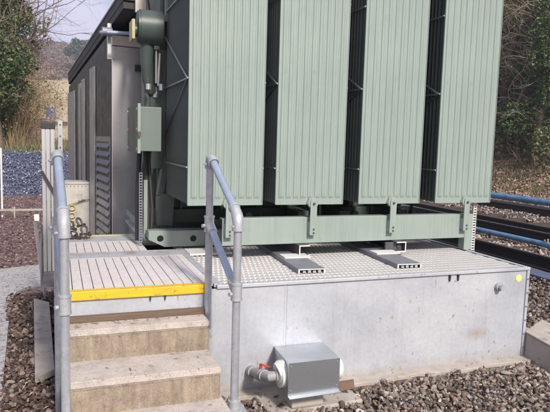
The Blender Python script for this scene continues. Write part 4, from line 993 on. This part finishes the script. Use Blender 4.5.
for (dx, dz, L_) in ((.9, .42, 2.4), (.75, .7, 2.6), (.55, .9, 2.5), (.2, 1, 2.6), (-.5, .8, 2.4), (1.0, .15, 2.1), (.85, .55, 3.0), (.95, .30, 2.8)):
    grow(top-np.array([0, 0, rs5.uniform(0, .8)]), (dx, rs5.normal()*.25, dz), L_, .036, 4, segs, rs5, .48, .01, 3, None, .12, .64)
V, F = tubes_np(segs, 3); np_mesh('branches', V, F, purple_twig, t)
t['label'] = 'leafless tree with fine branches reaching across the sky at upper left'

# ------------------------------------------------------------------ bridge, house, hillside woods
br = thing('road_bridge', 'low brick and steel road bridge in the valley beyond the yard', 'bridge', (0, 60, 0))
mb = MB(); mb.box(-1.2, 12, -1.5, 1.5, 2.55, 2.85); mb.build('girder', surf('rusty_girder', (.16, .09, .08), (.12, .07, .06), scale=2, rough=.8), br)
mb = MB(); mb.box(-1.4, 12, -1.6, -1.45, 2.85, 2.95); mb.box(-1.4, 12, -1.6, -1.52, 3.2, 3.28)
for x in np.arange(-1.3, 12, .35): mb.box(x, x+.06, -1.58, -1.52, 2.95, 3.2)
mb.build('parapet', surf('pale_parapet', (.42, .38, .38), (.36, .33, .33), scale=2, rough=.8), br)
mb = MB(); mb.box(-4, -1.2, -1.55, 1.5, -1, 2.9); mb.box(-4.2, -1.1, -1.62, 1.6, 2.9, 3.1); mb.build('abutment', M['brick'], br)
MB().box(1.5, 2.1, -1.4, 1.4, -1, 2.55).build('pier', M['brick'], br)
mb = MB(); mb.box(-1.0, -.2, -1.9, -1.7, 3.2, 4.1); mb.tube([(-.6, -1.8, 0), (-.6, -1.8, 3.3)], .06, 8); tag_ = mb.build('blue_sign', surf('blue_sign_paint', (.08, .14, .36), (.07, .12, .3), rough=.5)); tag_.location = (0, 60, 0); tag(tag_, 'small blue sign board standing above the bridge parapet', 'sign')
def house(label, x, y, s, rz):
    z = float(height(x, y)); t = thing('house', label, 'house', (x, y, z), rz, 'houses on the hillside')
    MB().box(-4*s, 4*s, -2.5*s, 2.5*s, -1, 4.2*s).build('wall', M['white'], t)
    MB().prism([(-2.9*s, 4.1*s), (2.9*s, 4.1*s), (0, 6.4*s)], 'x', -4.3*s, 4.3*s).build('roof', M['steel_grey'], t)
    for q in (-2.4, 0, 2.4):
        for z_ in (.9, 2.9): MB().box(q*s-.45*s, q*s+.45*s, -2.53*s, -2.49*s, z_*s, (z_+1)*s).build('window', M['glass'], t)
house('small white house high on the wooded hillside', 8.9, 196, .30, .3)
woodm, t_, b_ = island('winter_wood', [(0, (.20, .14, .13)), (.4, (.28, .20, .18)), (.7, (.34, .26, .22)), (.9, (.20, .20, .13)), (1, (.38, .30, .22))], .9)
rs6 = np.random.RandomState(99)
cen = []; rad_ = []
for q in range(1500):
    y = rs6.uniform(175, 300); x = rs6.uniform(-.12, .20)*y
    if y < 188+8*math.sin(x*.35)+4*math.sin(x*1.3): continue
    if abs(x-8.9) < 3.2 and 180 < y < 199: continue
    cen.append((x, y, float(height(x, y))+.6)); rad_.append(rs6.uniform(1.0, 2.4))
C = clumps(cen, rad_, 110, rs6); V, F = leaf_quads(C, .32, rs6); o = np_mesh('hillside_wood', V, F, woodm); tag(o, kind='stuff')
dgm, t_, b_ = island('evergreen', [(0, (.05, .075, .045)), (.6, (.09, .12, .07)), (1, (.14, .16, .10))], .8)
for k, (x, y, h, r_, lab) in enumerate(((6.3, 205, 15, 3.4, 'rounded evergreen tree leftmost on the skyline'), (10.2, 208, 13, 3.6, 'broad evergreen tree in the middle of the skyline'), (14.0, 210, 11, 2.8, 'small evergreen tree rightmost on the skyline'), (8.0, 202, 11, 2.4, 'low evergreen tree between the skyline trees'))):
    z = float(height(x, y)); t = thing('skyline_tree', lab, 'tree', (x, y, z), 0, 'evergreens on the skyline')
    V, F = tubes_np([((0, 0, -1), (0, 0, h*.6), .3, .15)], 8); np_mesh('trunk', V, F, bark, t)
    rsx = np.random.RandomState(500+k); cs = [(rsx.normal()*r_*.4, rsx.normal()*r_*.4, h*rsx.uniform(.35, .95)) for q in range(9)]
    V, F = leaf_quads(clumps(cs, [r_*.5]*9, 70, rsx), .5, rsx); np_mesh('crown', V, F, dgm, t)

# small dead leaves and twigs on steps and deck
mb = MB(); rs7 = random.Random(12)
for q in range(26):
    x = rs7.uniform(.06, .78); y, z = rs7.choice([(rs7.uniform(3.22, 3.31), .5345), (rs7.uniform(2.95, 3.17), .3625), (rs7.uniform(2.7, 2.9), .1875)])
    a = rs7.uniform(0, PI); L_ = rs7.uniform(.008, .03); dx, dy = math.cos(a)*L_, math.sin(a)*L_
    mb.add([(x-dx, y-dy, z+.001), (x+dy*.2, y-dx*.2, z+.004), (x+dx, y+dy, z+.002), (x-dy*.2, y+dx*.2, z+.005)], [(0, 1, 2, 3)])
for q in range(14):
    x = rs7.uniform(.06, .78); y = rs7.uniform(3.25, 3.31); mb.add([(x-.012, y, .5345), (x, y-.006, .545), (x+.014, y+.003, .5345), (x, y+.006, .538)], [(0, 1, 2, 3)])
for q in range(260):
    x, y = (rs7.uniform(.95, 3.4), rs7.uniform(2.0, 3.28)) if q % 3 else (rs7.uniform(-.38, .0), rs7.uniform(2.6, 6)); z = .045; a = rs7.uniform(0, PI); L_ = rs7.uniform(.008, .024); dx, dy = math.cos(a)*L_, math.sin(a)*L_; h_ = rs7.uniform(-.012, .012)
    mb.add([(x-dx, y-dy, z+h_), (x+dy*.4, y-dx*.4, z+.004), (x+dx, y+dy, z-h_), (x-dy*.4, y+dx*.4, z+.005)], [(0, 1, 2, 3)])
tag(mb.build('fallen_leaves', litter), kind='stuff')

# ------------------------------------------------------------------ valley air
hm = bpy.data.materials.new('valley_haze'); hm.use_nodes = True; hn = hm.node_tree; hn.nodes.clear()
ho = hn.nodes.new('ShaderNodeOutputMaterial'); hv = hn.nodes.new('ShaderNodeVolumePrincipled'); hv.inputs['Color'].default_value = (.86, .86, .95, 1); hv.inputs['Density'].default_value = .0018; hv.inputs['Anisotropy'].default_value = .3
hn.links.new(hv.outputs['Volume'], ho.inputs['Volume'])
mb = MB(); mb.box(-165, 195, -35, 335, -3, 70); tag(mb.build('haze', hm), kind='stuff')
